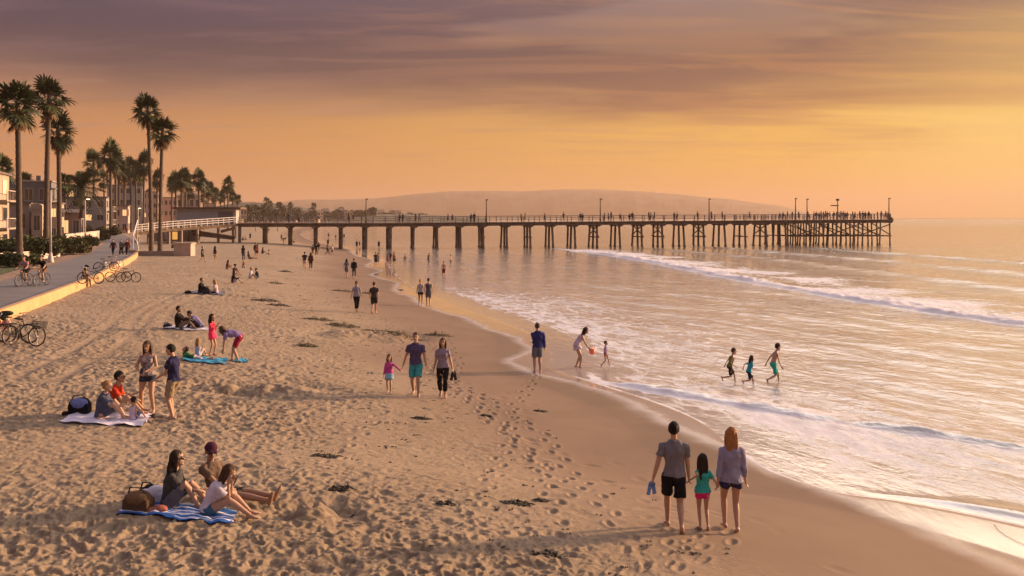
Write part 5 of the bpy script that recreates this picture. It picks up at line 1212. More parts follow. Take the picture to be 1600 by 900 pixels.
# ------------------------------------------------------------- bicycles
def bicycle(loc, ang, lean, col, label, rim=(.12,.11,.10), basket=False, saddle=(.02,.018,.016), rack=False, rake=0, cruiser=False):
    """rolls along its own +X; ang = heading from +X, counter-clockwise"""
    root = empty('bicycle', loc, 0, label, 'bicycle', 'bicycles'); root.rotation_euler = (R(lean), 0, R(ang)); root.rotation_mode = 'XYZ'
    mt = mat('tyre_rubber', (.015,.014,.013), .8); mr = mat('rim_%d' % int(rim[0]*100), rim, .35, metal=.3); mf = mat('frame_%d_%d_%d' % tuple(int(c*100) for c in col), col, .35, spec=.6); mk = mat('black_parts', (.02,.02,.02), .5); ms = mat('steel', (.35,.33,.31), .3, metal=.8)
    Rw = .345
    for x in (-.53, .53):
        whl = MB().torus((x,0,Rw), Rw-.012, .021, k=8, n=36).build('wheel', mt, root, True)
        MB().torus((x,0,Rw), Rw-.040, .013, k=6, n=36).build('rim', mr, whl, True)
        sp_ = MB()
        for i in range(18):
            a = math.pi*2*i/18; sp_.bar((x, .02*(-1)**i, Rw), (x+(Rw-.045)*math.cos(a), 0, Rw+(Rw-.045)*math.sin(a)), .004)
        sp_.tube([(x,-.05,Rw),(x,.05,Rw)], .025, 8); sp_.build('spokes', ms, whl)
    bb = V(-.06,0,.30); st = V(-.20,0,.74); htp = V(.33,0,.80); hb_ = V(.37,0,.66); ra_ = V(-.53,0,Rw)
    fr_ = MB().tube([bb, st], .017, 8); 
    if cruiser: fr_.tube([st+V(0,0,-.04), V(.05,0,.70), htp], .018, 8).tube([bb, V(.15,0,.42), hb_], .021, 8)
    else: fr_.tube([st+V(0,0,-.03), htp], .018, 8).tube([bb, hb_], .021, 8)
    for sg in (-1, 1): fr_.tube([bb+V(0,sg*.03,0), ra_+V(0,sg*.05,0)], .010, 6).tube([st+V(0,sg*.02,-.04), ra_+V(0,sg*.05,0)], .009, 6)
    fr_.tube([htp, hb_], .022, 8).build('frame', mf, root, True)
    fk = MB()
    for sg in (-1, 1): fk.tube([hb_+V(0,sg*.045,.0), V(.46,sg*.05,.48), V(.53,sg*.05,Rw)], .012, 6)
    fk.build('fork', mf, root, True)
    sg_ = MB().tube([htp, htp+V(-.02,0,.14), htp+V(.02,0,.18)], .014, 6)
    if cruiser:
        for sg in (-1, 1): sg_.tube([htp+V(.02,0,.18), htp+V(.03,sg*.12,.24), htp+V(-.10,sg*.30,.24), htp+V(-.26,sg*.33,.20)], .012, 6)
    else: sg_.tube([htp+V(.03,-.30,.19), htp+V(.03,0,.18), htp+V(.03,.30,.19)], .014, 6)
    hbr = sg_.build('handlebar', ms, root, True)
    for sg in (-1, 1):
        e = htp+(V(-.26,sg*.33,.20) if cruiser else V(.03,sg*.30,.19)); d_ = V(-.1,0,-.01) if cruiser else V(0,sg*.1,0)
        MB().tube([e, e+d_], .019, 8, hint=(0,0,1)).build('grip', mk, hbr, True)
    MB().tube([st, st+V(-.03,0,.17)], .013, 6).build('seat_post', ms, root, True)
    sc_ = st+V(-.04,0,.19); MB().tube([sc_+V(-.14,0,.01), sc_+V(-.05,0,.0), sc_+V(.06,0,-.005), sc_+V(.15,0,-.01)], [(.08,.03),(.085,.034),(.04,.028),(.02,.02)], 10, hint=(0,1,0), round_=True).build('saddle', mat('saddle_%d' % int(saddle[0]*100), saddle, .6), root, True)
    ck = MB().torus((-.06,.045,.30), .085, .008, n=24).tube([(-.06,.06,.30),(.05,.08,.17)], .010, 6).tube([(-.06,-.06,.30),(-.17,-.08,.43)], .010, 6); ck.box(.0,.085,.155,.10,.165,.178); ck.box(-.22,-.165,.42,-.12,-.085,.443); ck.build('crank', mk, root)
    MB().bar((-.06,.045,.385),(-.53,.045,.39),.008,.014).bar((-.06,.045,.215),(-.53,.045,.30),.008,.014).build('chain', mk, root)
    MB().bar((-.10,-.02,.28),(-.20,-.28,.02),.016).build('kickstand', ms, root)
    if rack:
        rk = MB()
        for sg in (-1, 1): rk.bar((-.18,sg*.07,.73),(-.80,sg*.07,.73),.014); rk.bar((-.53,sg*.07,.36),(-.60,sg*.07,.73),.012)
        for x in (-.3,-.45,-.6,-.78): rk.bar((x,-.07,.735),(x,.07,.735),.012)
        rk.build('rack', mk, root)
    if basket:
        bk = MB(); cx_ = .60
        for i in range(7):
            for sg in (-1, 1): bk.bar((cx_-.15+.05*i, sg*.15, .62), (cx_-.17+.057*i, sg*.18, .86), .012); bk.bar((cx_+sg*.15, -.15+.05*i, .62), (cx_+sg*.17, -.18+.06*i, .86), .012)
        for z, q in ((.62,.15),(.70,.158),(.78,.166),(.86,.175)):
            for s1 in (-1, 1): bk.bar((cx_-q, s1*q, z), (cx_+q, s1*q, z), .014); bk.bar((cx_+s1*q, -q, z), (cx_+s1*q, q, z), .014)
        bk.box(cx_-.14, -.14, .60, cx_+.14, .14, .615); bk.build('basket', mk, root)
    return root
# ------------------------------------------------------------- everything that stands on the beach
def towel(corners, m, name, label, z=.035, seed=1, cat='towel'):
    r_ = random.Random(seed); P4 = [G(*c) for c in corners]; z0 = max(p.z for p in P4)
    n = 22; k = 16; vs = []; 
    zc = [p.z for p in P4]
    for j in range(k+1):
        for i in range(n+1):
            u, v = i/n, j/k
            p = (P4[0]*(1-u)+P4[1]*u)*(1-v)+(P4[3]*(1-u)+P4[2]*u)*v
            wv = .012*math.sin(u*23+seed+v*4)+.010*math.sin(v*17+u*9+seed*2); e = .03*math.sin(u*14+seed)*(v < .01 or v > .99)
            vs.append((p.x+e*.6, p.y+e+(.02*math.sin(v*12+seed) if u in (0, 1) else 0), z+wv))
    vx = np.array([v[0] for v in vs]); vy = np.array([v[1] for v in vs]); hz_ = np.maximum(sand_h(vx, vy)*.75+terr(vx, vy)*.25+.012, terr(vx, vy)-.02)
    vs = [(a, b_, c+float(h_)) for (a, b_, c), h_ in zip(vs, hz_)]
    fs = [(j*(n+1)+i, j*(n+1)+i+1, (j+1)*(n+1)+i+1, (j+1)*(n+1)+i) for j in range(k) for i in range(n)]
    lo = len(vs); vs += [(x, y, z_-.014) for x, y, z_ in vs]; fs += [tuple(q+lo for q in reversed(f)) for f in fs]
    me = bpy.data.meshes.new(name); me.from_pydata(vs, [], fs); me.shade_smooth()
    uv = me.uv_layers.new(name='UVMap'); co_ = [((i % lo) % (n+1)/n, (i % lo)//(n+1)/k) for i in range(2*lo)]
    for l in me.loops: uv.data[l.index].uv = co_[l.vertex_index]
    o = me_obj(name, me, m); tag(o, label, cat); return o
def striped(name, a, b_, n, axis=1):
    m, nt, b = new_mat(name); tc = N(nt, 'ShaderNodeTexCoord'); s = N(nt, 'ShaderNodeSeparateXYZ'); L(nt, tc.outputs['UV'], s.inputs[0])
    x = s.outputs[axis]; f = math_node(nt, 'FRACT', math_node(nt, 'MULTIPLY', x, n)); g_ = math_node(nt, 'GREATER_THAN', f, .5)
    f2 = math_node(nt, 'FRACT', math_node(nt, 'MULTIPLY', x, n*.37)); g2 = math_node(nt, 'GREATER_THAN', f2, .25); g_ = math_node(nt, 'MULTIPLY', g_, g2)
    L(nt, mix_col(nt, g_, a, b_), b.inputs['Base Color']); b.inputs['Roughness'].default_value = .95
    n2 = N(nt, 'ShaderNodeTexNoise', i_Scale=30.0); L(nt, tc.outputs['Object'], n2.inputs['Vector']); bp = N(nt, 'ShaderNodeBump', i_Strength=.5, i_Distance=.01); L(nt, n2.outputs[0], bp.inputs['Height']); L(nt, bp.outputs[0], b.inputs['Normal'])
    return m
PG = {}
def put(px, py, h, ang, ps, label, group=None, water=0, **k):
    if water:
        x, y = PZ(px, py, 0.0); loc = V(x, y, 0)
        k['sink'] = water
    else: loc = G(px, py)
    return person(loc, ang, h, ps, label=label, group=group, **k)
# ---- near family, hand in hand, walking away
gF = G(1098, 826)
gM = G(1053, 829); gW = G(1143, 829); gC = G(1098, 827)
hc1 = (gM+gC)/2; hc2 = (gC+gW)/2
def loc_of(world, base, ang, h, child=False):
    k = h/(1.79 if child else 1.75); return (Matrix.Rotation(R(ang), 3, 'Z') @ (world-base))/k
m1 = V(hc1.x+.01, hc1.y, gM.z+.80); m2 = V(hc2.x+.01, hc2.y, gW.z+.80)
ang = 4
_, iM = person(gM, ang, 1.78, pose('walk', fL=V(-.08,.20,.075), fR=V(.10,-.24,.11), hR=loc_of(m1, gM, ang, 1.78), hL=V(-.34,-.02,.80), pel=V(0,0,.91)), 'tan', ('short','black'), ('tee',(.17,.16,.175)), ('shorts',(.012,.012,.016)), det=3, label='man in grey t-shirt and black shorts carrying blue sandals, walking away')
person(gC, ang, 1.26, pose('walk2', hL=loc_of(m1, gC, ang, 1.29, True), hR=loc_of(m2, gC, ang, 1.29, True), fL=V(-.06,-.05,.08), fR=V(.10,-.18,.10), tL=V(-.1,1,0), tR=V(.1,.8,-.6)), 'tan', ('long','dark'), ('tee',(.04,.36,.32)), ('short_shorts',(.62,.03,.20)), female=True, child=True, det=3, label='girl in turquoise t-shirt and pink shorts walking between her parents')
person(gW, ang, 1.74, pose('walk', fL=V(-.10,.06,.09), fR=V(.07,-.16,.09), tR=V(.1,1,-.3), hL=loc_of(m2, gW, ang, 1.74), hR=V(.25,.10,.82)), 'tan', ('long','red'), ('blouse',(.27,.26,.36)), ('short_shorts',(.035,.035,.09)), female=True, det=3, label='auburn haired woman in pale blue blouse and navy shorts walking away')
def flipflops(p, col, label, name='flip_flops', s=1.0):
    root = empty(name, p, 0, label, 'sandals')
    for i, (dx, a) in enumerate(((-.02,.25),(.03,-.2))):
        M_ = Matrix.Rotation(a, 3, 'Y'); mb = MB().tube([V(dx,0,0)+M_@V(0,.01*i,z)*s for z in (.05,-.04,-.13,-.2)], [(.035*s,.012),(.048*s,.012),(.040*s,.012),(.046*s,.012)], 12, hint=(1,0,0), round_=True)
        so_ = mb.build('sandal', cloth(col), root, True); MB().tube([V(dx-.035,-.01,.02), V(dx,-.05,-.02), V(dx+.035,-.01,.02)], .008, 6).build('strap', cloth(tuple(c*.5 for c in col)), so_, True)
    root.rotation_euler = (0,0,R(20)); return root
flipflops(iM['hL']+iM['dL']*.11, (.16,.30,.60), 'pair of blue sandals hanging from the grey-shirted man\'s hand', s=.8)
# ---- mid family, coming towards the camera
bM = G(650,618); bC = G(608,614); bW = G(692,620); ang = 180
mm_ = (bM*.45+bC*.55)+V(.0,0,.66)
person(bM, 184, 1.84, pose('walk2', fL=V(-.09,.14,.075), fR=V(.09,-.12,.10), hR=loc_of(mm_, bM, 184, 1.84), hL=V(-.31,.12,.80)), 'tan', ('short','brown'), ('tee',(.085,.065,.14)), ('trunks',(.05,.30,.33)), det=2, label='man in dark purple t-shirt and turquoise shorts leading a small girl')
person(bC, 178, 1.13, pose('walk', hL=loc_of(mm_, bC, 178, 1.13, True), hR=V(.24,.0,.82), fL=V(-.08,.08,.075), fR=V(.08,-.08,.075), tR=V(.1,1,0)), 'tan', ('mid','brown'), ('long',(.50,.08,.30)), ('skirt',(.22,.42,.52)), female=True, child=True, det=2, label='small girl in magenta top and pale blue skirt led by the hand')
_, iW = person(bW, 182, 1.73, pose('walk', fL=V(-.08,.14,.075), fR=V(.08,-.14,.10), hL=V(-.30,.06,.80), hR=V(.26,.06,.80)), 'tan', ('long','brown'), ('tee',(.25,.21,.27)), ('leggings',(.012,.011,.014)), female=True, det=2, label='woman in lilac t-shirt and black leggings carrying dark sandals')
flipflops(iW['hL']+iW['dL']*.12, (.03,.028,.03), 'pair of dark sandals in the hand of the woman in black leggings', s=1.05)
# ---- standing couple
_, iA = put(231,645,1.72,176, pose('stand', fL=V(-.14,.02,.075), fR=V(.17,-.05,.075), hL=V(-.06,.26,1.06), hR=V(.10,.26,1.05), eh=V(0,-.5,-1), ehL=V(-1,-.3,-1), ehR=V(1,-.3,-1), hp=14), 'standing woman in patterned tank top and denim shorts looking at her phone', skin='tan', hair=('long','brown'), top=('tank',(.42,.36,.36),(.08,.07,.08)), bottom=('short_shorts',(.035,.045,.075)), female=True, det=3)
put(271,656,1.75,274, pose('stand', fL=V(-.09,-.03,.075), fR=V(.10,.05,.075), hL=V(-.12,.34,.98), hR=V(.20,.34,1.0), eh=V(0,-1,-.4), hp=12, l2=4), 'man in navy t-shirt and khaki shorts standing in profile beside the woman with the phone', skin='tan', hair=('short','black'), top=('tee',(.025,.025,.07)), bottom=('shorts',(.26,.20,.13)), det=3)
p = iA['hL']*.5+iA['hR']*.5+V(0,-.10,.02); ph = MB().box(-.036,-.006,-.07,.036,.006,.07).build('phone', mat('phone_body', (.02,.02,.025), .2), None, loc=p); ph.rotation_euler = (R(-35),0,0); tag(ph, 'dark phone held by the standing woman in the patterned top', 'phone')
def sandals(px, py, col, label):
    g_ = G(px, py); root = empty('shoes', g_+V(0,0,.03), 0, label, 'shoes')
    for i in (0, 1): MB().tube([V(.14*i,.02*i,0)+V(x,x*.4,0) for x in (-.12,-.04,.06,.13)], [(.035,.03),(.045,.05),(.05,.04),(.035,.02)], 10, hint=(0,1,0), round_=True).build('shoe', cloth(col if i == 0 else (.45,.38,.28)), root, True)
sandals(242, 652, (.05,.04,.035), 'pair of shoes left on the sand by the standing couple')
# ---- blanket group
towel([(92,661),(222,669),(238,650),(116,646)], mat('lilac_blanket', (.66,.62,.74), .95, .06, 3, .6, 25), 'blanket', 'white lilac blanket under the seated family', seed=3, cat='blanket')
put(158,656,1.66,84, pose('sit', l1=2, l2=20, hL=V(-.10,.46,.34), hR=V(.10,.50,.34), fL=V(-.10,.50,.07), fR=V(.14,.58,.07)), 'blond woman in a slate blue dress sitting on the lilac blanket', skin='fair', hair=('bun','blond'), top=('tee',(.075,.085,.13)), bottom=('skirt',(.075,.085,.13),None,.8), female=True, det=3)
put(176,647,1.86,80, pose('sit', l1=4, l2=18, hL=V(-.14,.40,.40), hR=V(.14,.48,.34)), 'man in a red shirt and glasses sitting behind the woman in the blue dress', skin='tan', hair=('short','black'), top=('tee',(.52,.05,.02)), bottom=('shorts',(.40,.30,.18)), det=3, glasses=True)
put(207,659,1.02,30, pose('sit', l1=2, l2=8, fL=V(-.20,.50,.06), fR=V(.22,.48,.06), hL=V(-.22,.22,.16), hR=V(.26,.18,.12)), 'toddler in a lilac tank top and denim shorts seated with its back turned', skin='tan', hair=('short','dark'), top=('tank',(.50,.42,.56)), bottom=('shorts',(.10,.17,.30)), child=True, det=3)
def bag(px, py, sx, sy, sz, col, label, rz=0, name='bag', flap=None, strap=True):
    g_ = G(px, py); root = empty(name, g_+V(0,0,.02), R(rz), label, 'bag')
    b_ = MB(); b_.ball((sx*.08,0,sz*.50), (sx*.42,sy*.42,sz*.48), 14, 10); b_.box(-sx*.46,-sy*.42,.01,sx*.44,sy*.42,sz*.62); b_.ball((-sx*.3,0,sz*.6), (sx*.2,sy*.38,sz*.22), 10, 8); me = remesh(b_, max(.014, sx*.04), 4); me_obj('bag_body', me, cloth(col), root)
    if flap: f_ = MB().ball((0,-sy*.08,sz*.62), (sx*.44,sy*.47,sz*.34), 12, 8); me_obj('flap', remesh(f_, .014, 2), cloth(flap), root)
    if strap: MB().tube([(-sx*.4,0,sz*.7),(-sx*.25,-.05,sz*1.1),(sx*.15,-.08,sz*1.12),(sx*.4,0,sz*.7)], .012, 6).build('strap', cloth((.04,.03,.025)), root, True)
    return root
bag(125,648,.50,.36,.40,(.012,.012,.015),'black bag with a blue patterned top at the corner of the lilac blanket',10, flap=(.14,.18,.38))
bag(104,650,.22,.14,.09,(.015,.014,.014),'small black camera bag on the sand left of the lilac blanket',30)
# ---- front towel group
towel([(184,808),(362,824),(371,803),(205,783)], striped('striped_towel_cloth', (.03,.13,.42), (.66,.66,.72), 7), 'beach_towel', 'blue and white striped beach towel under the front group', seed=5)
put(266,795,1.68,86, pose('sit', pel=V(0,0,.13), l1=4, l2=14, fL=V(-.10,.58,.06), fR=V(.06,.46,.07), kh=V(.1,.5,.8), hL=V(-.08,.44,.30), hR=V(.08,.44,.32), eh=V(0,-.5,-1), hp=-4), 'long dark haired woman in sunglasses and charcoal top on the striped towel', skin='tan', hair=('long','dark'), top=('long',(.055,.055,.055)), bottom=('shorts',(.13,.13,.15)), female=True, det=3, glasses=True)
put(344,784,1.80,98, pose('sit_back', l1=-26, l2=-12, hp=14, yaw=-18, hy=-30, fL=V(-.10,.98,.09), fR=V(.12,.93,.09), hL=V(-.44,-.18,.10), hR=V(.22,.26,.30), eh=V(0,-1,-.2)), 'man in a dark cap, sunglasses and brown t-shirt leaning back with legs stretched out', skin='brown', hair=('short','dark'), top=('tee',(.13,.09,.065)), bottom=('shorts',(.05,.045,.04)), det=3, glasses=True, hat=('cap',(.06,.018,.035)))
_, iP = put(327,806,1.60,94, pose('sit', l1=18, l2=36, hp=16, fL=V(-.10,.66,.06), fR=V(.10,.74,.06), hL=V(-.08,.36,.56), hR=V(.08,.36,.56), eh=V(0,-.2,-1)), 'woman in a white t-shirt and denim shorts bent over her phone on the striped towel', skin='tan', hair=('mid','brown'), top=('tee',(.56,.52,.60)), bottom=('short_shorts',(.05,.13,.20)), female=True, det=3)
p = iP['hR']*.5+iP['hL']*.5+V(.09,0,.05); ph = MB().box(-.006,-.045,-.08,.006,.045,.08).build('phone', mat('phone_body', (.02,.02,.025)), None, loc=p); ph.rotation_euler = (0,R(25),0); tag(ph, 'phone held by the woman in the white t-shirt', 'phone')
bag(217,803,.46,.30,.36,(.10,.06,.035),'brown leather bag at the left end of the striped towel',-10, flap=(.16,.10,.055))
bag(246,806,.30,.20,.15,(.30,.11,.08),'coral coloured soft pouch beside the brown bag',20, name='pouch', strap=False)
bag(241,789,.42,.30,.30,(.60,.57,.64),'bundled white sweater behind the woman in charcoal',5, name='bundled_sweater', strap=False)
bag(232,787,.30,.24,.30,(.03,.025,.022),'dark backpack half hidden behind the white bundle',5, name='backpack')
# ---- pink dress group
towel([(284,565),(352,572),(357,563),(292,557)], mat('blue_towel', (.04,.30,.48), .95, .15, 4, .5, 25), 'beach_towel', 'bright blue beach towel beside the girl in the pink dress', seed=7)
towel([(366,568),(388,569),(386,563),(368,562)], mat('blue_towel', (.04,.30,.48)), 'beach_towel', 'small corner of a second blue towel under the bending woman', seed=9)
put(331,556,1.42,100, pose('stand', hL=V(-.12,.20,1.32), hR=V(.06,.22,1.28), eh=V(0,-.1,-1), fL=V(-.09,.06,.075), fR=V(.09,-.06,.075)), 'girl in a bright pink dress standing with hands at her face', skin='tan', hair=('long','black'), top=('dress',(.78,.05,.13),None,.45,1), female=True, child=True, det=2)
put(368,566,1.68,262, pose('bend', fL=V(-.13,-.12,.075), fR=V(.14,.14,.075), hL=V(-.12,.42,.20), hR=V(.12,.48,.18)), 'woman in a violet top and dark red shorts bending down over a towel', skin='tan', hair=('mid','brown'), top=('tee',(.27,.20,.40)), bottom=('shorts',(.25,.02,.05)), female=True, det=2)
put(309,558,1.15,20, pose('sit', l1=0, l2=6, fL=V(-.1,.55,.06), fR=V(.12,.52,.06)), 'long haired blond child sitting with its back turned behind the blue towel', skin='fair', hair=('long','blond'), top=('tank',(.40,.42,.55)), bottom=('shorts',(.45,.42,.48)), female=True, child=True, det=2)
put(303,562,1.25,265, pose('prone', hp=-60), 'child in green lying face down on the blue towel', skin='tan', hair=('short','brown'), top=('tee',(.03,.12,.04)), bottom=('shorts',(.45,.40,.42)), child=True, det=2)
sandals(351, 570, (.7,.25,.08), 'orange beach shoes at the end of the blue towel')
# ---- dark couple behind
towel([(252,513),(300,518),(334,515),(280,509)], mat('pale_towel', (.45,.44,.52), .95, .2, 3), 'beach_towel', 'pale towel under the couple in dark clothes', seed=11)
put(280,514,1.75,80, pose('sit', l1=-14, l2=4, fL=V(-.14,.70,.06), fR=V(.12,.62,.06)), 'man in a dark jacket sitting on the pale towel looking sideways', skin='brown', hair=('short','black'), top=('jacket',(.030,.020,.016)), bottom=('pants',(.20,.15,.11)), det=2)
put(313,514,1.70,262, pose('sit', l1=30, l2=48, fL=V(-.30,.50,.06), fR=V(.12,.52,.06), hp=20), 'person in a lavender hooded top curled forward on the pale towel', skin='tan', hair=('short','dark'), top=('jacket',(.18,.16,.30)), bottom=('pants',(.02,.02,.04)), det=2, female=True)
bag(262,512,.35,.25,.16,(.03,.03,.05),'dark bag at the left end of the pale towel',0)
# ---- group 4
towel([(290,459),(350,462),(352,457),(296,455)], mat('slate_towel', (.14,.14,.20), .95, .2, 3), 'beach_towel', 'slate towel under the couple with the blond woman', seed=13)
put(313,459,1.75,95, pose('sit', l1=-2, l2=12), 'man in black sitting beside the blond woman on the slate towel', skin='tan', hair=('short','dark'), top=('long',(.012,.012,.016)), bottom=('pants',(.04,.035,.04)), det=1)
put(338,460,1.66,265, pose('cross'), 'blond woman in white sitting on the slate towel', skin='fair', hair=('long','blond'), top=('tee',(.50,.42,.46)), bottom=('pants',(.03,.03,.04)), female=True, det=1)
bag(323,460,.5,.3,.3,(.03,.03,.035),'black bag between the couple on the slate towel',0)
bag(294,459,.4,.3,.18,(.02,.02,.03),'dark bundle at the left end of the slate towel',0)
# ---- upper beach groups
B = [  # px, py, h, ang, pose, hair, hcol, top, bottom, female, child, label
 (355,421,1.6,90,'sit','mid','dark',('tee',(.09,.04,.03)),('shorts',(.4,.3,.25)),1,0,'person in maroon sitting left of the hatted pair'),
 (366,430,1.65,120,'sit','short','black',('tee',(.04,.03,.03)),('shorts',(.10,.08,.07)),0,0,'person with a dark sun hat sitting behind the seated woman in black'),
 (364,443,1.7,75,'sit','long','dark',('long',(.025,.018,.016)),('skirt',(.36,.36,.52)),1,0,'woman in black top and pale blue skirt sitting on the open sand'),
 (381,419,1.3,180,'sit','mid','red',('tee',(.30,.14,.10)),('shorts',(.12,.15,.2)),1,1,'child with auburn hair sitting below the standing pair'),
 (380,408,1.7,10,'stand','long','black',('tee',(.03,.03,.03)),('pants',(.10,.11,.15)),1,0,'person in black and grey standing behind the reclining woman'),
 (390,405,1.7,95,'sit_back','mid','dark',('tee',(.05,.035,.03)),('shorts',(.3,.2,.14)),1,0,'woman reclining with legs stretched toward the sea'),
 (399,402,1.72,30,'stand','short','black',('jacket',(.06,.045,.04)),('shorts',(.10,.07,.06)),0,0,'dark clothed person standing near the reclining woman, left of a pair'),
 (402,403,1.62,200,'stand','mid','dark',('tank',(.38,.16,.10)),('shorts',(.12,.08,.06)),1,0,'person in orange-brown standing near the reclining woman, right of a pair'),
 (410,397,1.6,80,'sit','mid','black',('tee',(.02,.02,.02)),('shorts',(.2,.16,.14)),1,0,'person in black sitting right of the standing pair'),
 (421,399,1.3,265,'sit','short','dark',None,('trunks',(.15,.13,.12)),0,1,'shirtless child sitting opposite the person in black'),
 (391,434,1.5,120,'cross','short','blond',('tee',(.50,.50,.62)),('shorts',(.4,.4,.5)),0,1,'person in pale blue lounging by the black and white bags'),
 (402,436,1.6,260,'sit','short','dark',('tee',(.02,.02,.025)),('shorts',(.4,.4,.42)),0,0,'person in black hunched beside the pale blue lounger'),
 (316,409,1.6,90,'walk','short','black',('tee',(.02,.02,.025)),('shorts',(.03,.03,.04)),0,0,'walker in black crossing the sand right of the planter'),
 (336,410,1.65,10,'stand','mid','black',('tank',(.05,.04,.06)),('short_shorts',(.6,.55,.5)),1,0,'woman in black top and pale shorts standing on the sand'),
 (269,388,1.6,90,'sit','short','dark',('tee',(.02,.02,.02)),('pants',(.04,.04,.04)),0,0,'person in black sitting beyond the twin palms'),
 (277,387,1.6,200,'sit','short','dark',('tee',(.05,.045,.05)),('shorts',(.04,.04,.05)),0,0,'person sitting just behind the planter block'),
 (391,376,1.6,200,'stand','short','dark',('tee',(.03,.03,.03)),('shorts',(.04,.04,.05)),0,0,'person standing in the shade below the first pier span'),
 (379,376,1.6,90,'sit','short','dark',('tee',(.03,.03,.03)),('shorts',(.04,.04,.05)),0,0,'person sitting below the first pier span, left'),
 (383,376,1.5,90,'sit','short','dark',('tee',(.2,.1,.1)),('shorts',(.04,.04,.05)),0,0,'smaller person sitting below the first pier span'),
 (399,363,1.7,90,'walk','short','dark',('tee',(.03,.03,.03)),('shorts',(.3,.2,.15)),0,0,'walker on the far beach beyond the first pier bent'),
 (420,364,1.7,30,'walk','short','dark',('tee',(.05,.03,.03)),('shorts',(.04,.04,.05)),0,0,'walker on the far beach beyond the second pier span'),
 (434,363,1.7,300,'run','short','dark',('tee',(.03,.03,.03)),('shorts',(.3,.25,.2)),0,0,'runner on the far beach beyond the pier'),
 (443,381,1.7,100,'bend','short','dark',('tee',(.03,.03,.03)),('shorts',(.2,.16,.14)),0,0,'person stooping on the sand before the second pier bent'),
 (440,377,1.6,190,'stand','short','dark',('tee',(.30,.22,.20)),('shorts',(.05,.05,.05)),0,0,'pale shirted person standing under the pier'),
 (459,380,1.5,100,'crouch','short','dark',('tee',(.3,.2,.16)),('shorts',(.05,.05,.05)),0,0,'person crouching right of the second pier bent'),
 (310,384,1.2,0,'stand','mid','dark',('dress',(.55,.5,.46)),None,1,0,'person in white standing by the ramp posts'),
 # walkers along the strand
 (476,420,1.7,350,'walk','short','black',('tee',(.035,.03,.045)),('shorts',(.5,.42,.38)),0,0,'walker in black top and pale shorts, left one of a pair on the mid beach'),
 (485.5,421,1.7,355,'walk2','mid','dark',('jacket',(.06,.025,.02)),('pants',(.07,.03,.025)),1,0,'walker dressed in dark red, right one of a pair on the mid beach'),
 (489,402,1.6,0,'walk','short','dark',('tee',(.05,.04,.05)),('shorts',(.4,.3,.26)),0,0,'leftmost of the trio walking near the third pier bent'),
 (494,400,1.7,0,'walk2','short','black',('tee',(.02,.02,.02)),('pants',(.03,.03,.03)),0,0,'middle one of the trio walking near the third pier bent'),
 (498,396,1.65,0,'walk','mid','dark',('tee',(.03,.03,.03)),('shorts',(.3,.26,.26)),1,0,'rightmost of the trio walking near the third pier bent'),
 (511.5,398,1.7,90,'walk','short','black',('tee',(.03,.03,.03)),('pants',(.02,.02,.02)),0,0,'person in black playing near the strand, left one'),
 (519.5,399,1.55,270,'walk2','short','dark',('tee',(.45,.35,.32)),('shorts',(.05,.05,.05)),0,0,'person in a pale top playing near the strand, right one'),
 (512.5,386,1.6,0,'stand','short','dark',('tee',(.03,.03,.03)),('shorts',(.05,.05,.05)),0,0,'dark figure standing just behind the strand players'),
 (541.5,434,1.72,2,'walk','mid','dark',('tee',(.13,.15,.22)),('shorts',(.17,.17,.20)),1,0,'woman in slate blue walking away beside a man in black'),
 (553,434,1.76,2,'walk2','short','black',('jacket',(.02,.02,.025)),('pants',(.06,.065,.09)),0,0,'man in a black jacket walking away beside a woman in slate blue'),
 (557,488,1.72,0,'walk','tail','brown',('tee',(.25,.25,.32)),('leggings',(.014,.013,.016)),1,0,'woman in pale blue top and black leggings walking away'),
 (584.5,490,1.74,0,'walk2','short','brown',('tee',(.05,.045,.045)),('shorts',(.03,.032,.035)),0,0,'man in a dark t-shirt and dark shorts walking away'),
]
for (px,py,h,ang,ps,hk,hcol,tp,bt,fe,ch_,lb) in B:
    yy = G(px, py).y
    kw = {}
    if 'sun hat' in lb: kw['hat'] = ('helmet',(.02,.015,.012))
    put(px, py, h, ang, pose(ps), lb, 'beachgoers in the middle distance', skin='tan', hair=(hk,hcol), top=tp, bottom=bt, female=bool(fe), child=bool(ch_), det=1 if yy < 90 else 0, **kw)
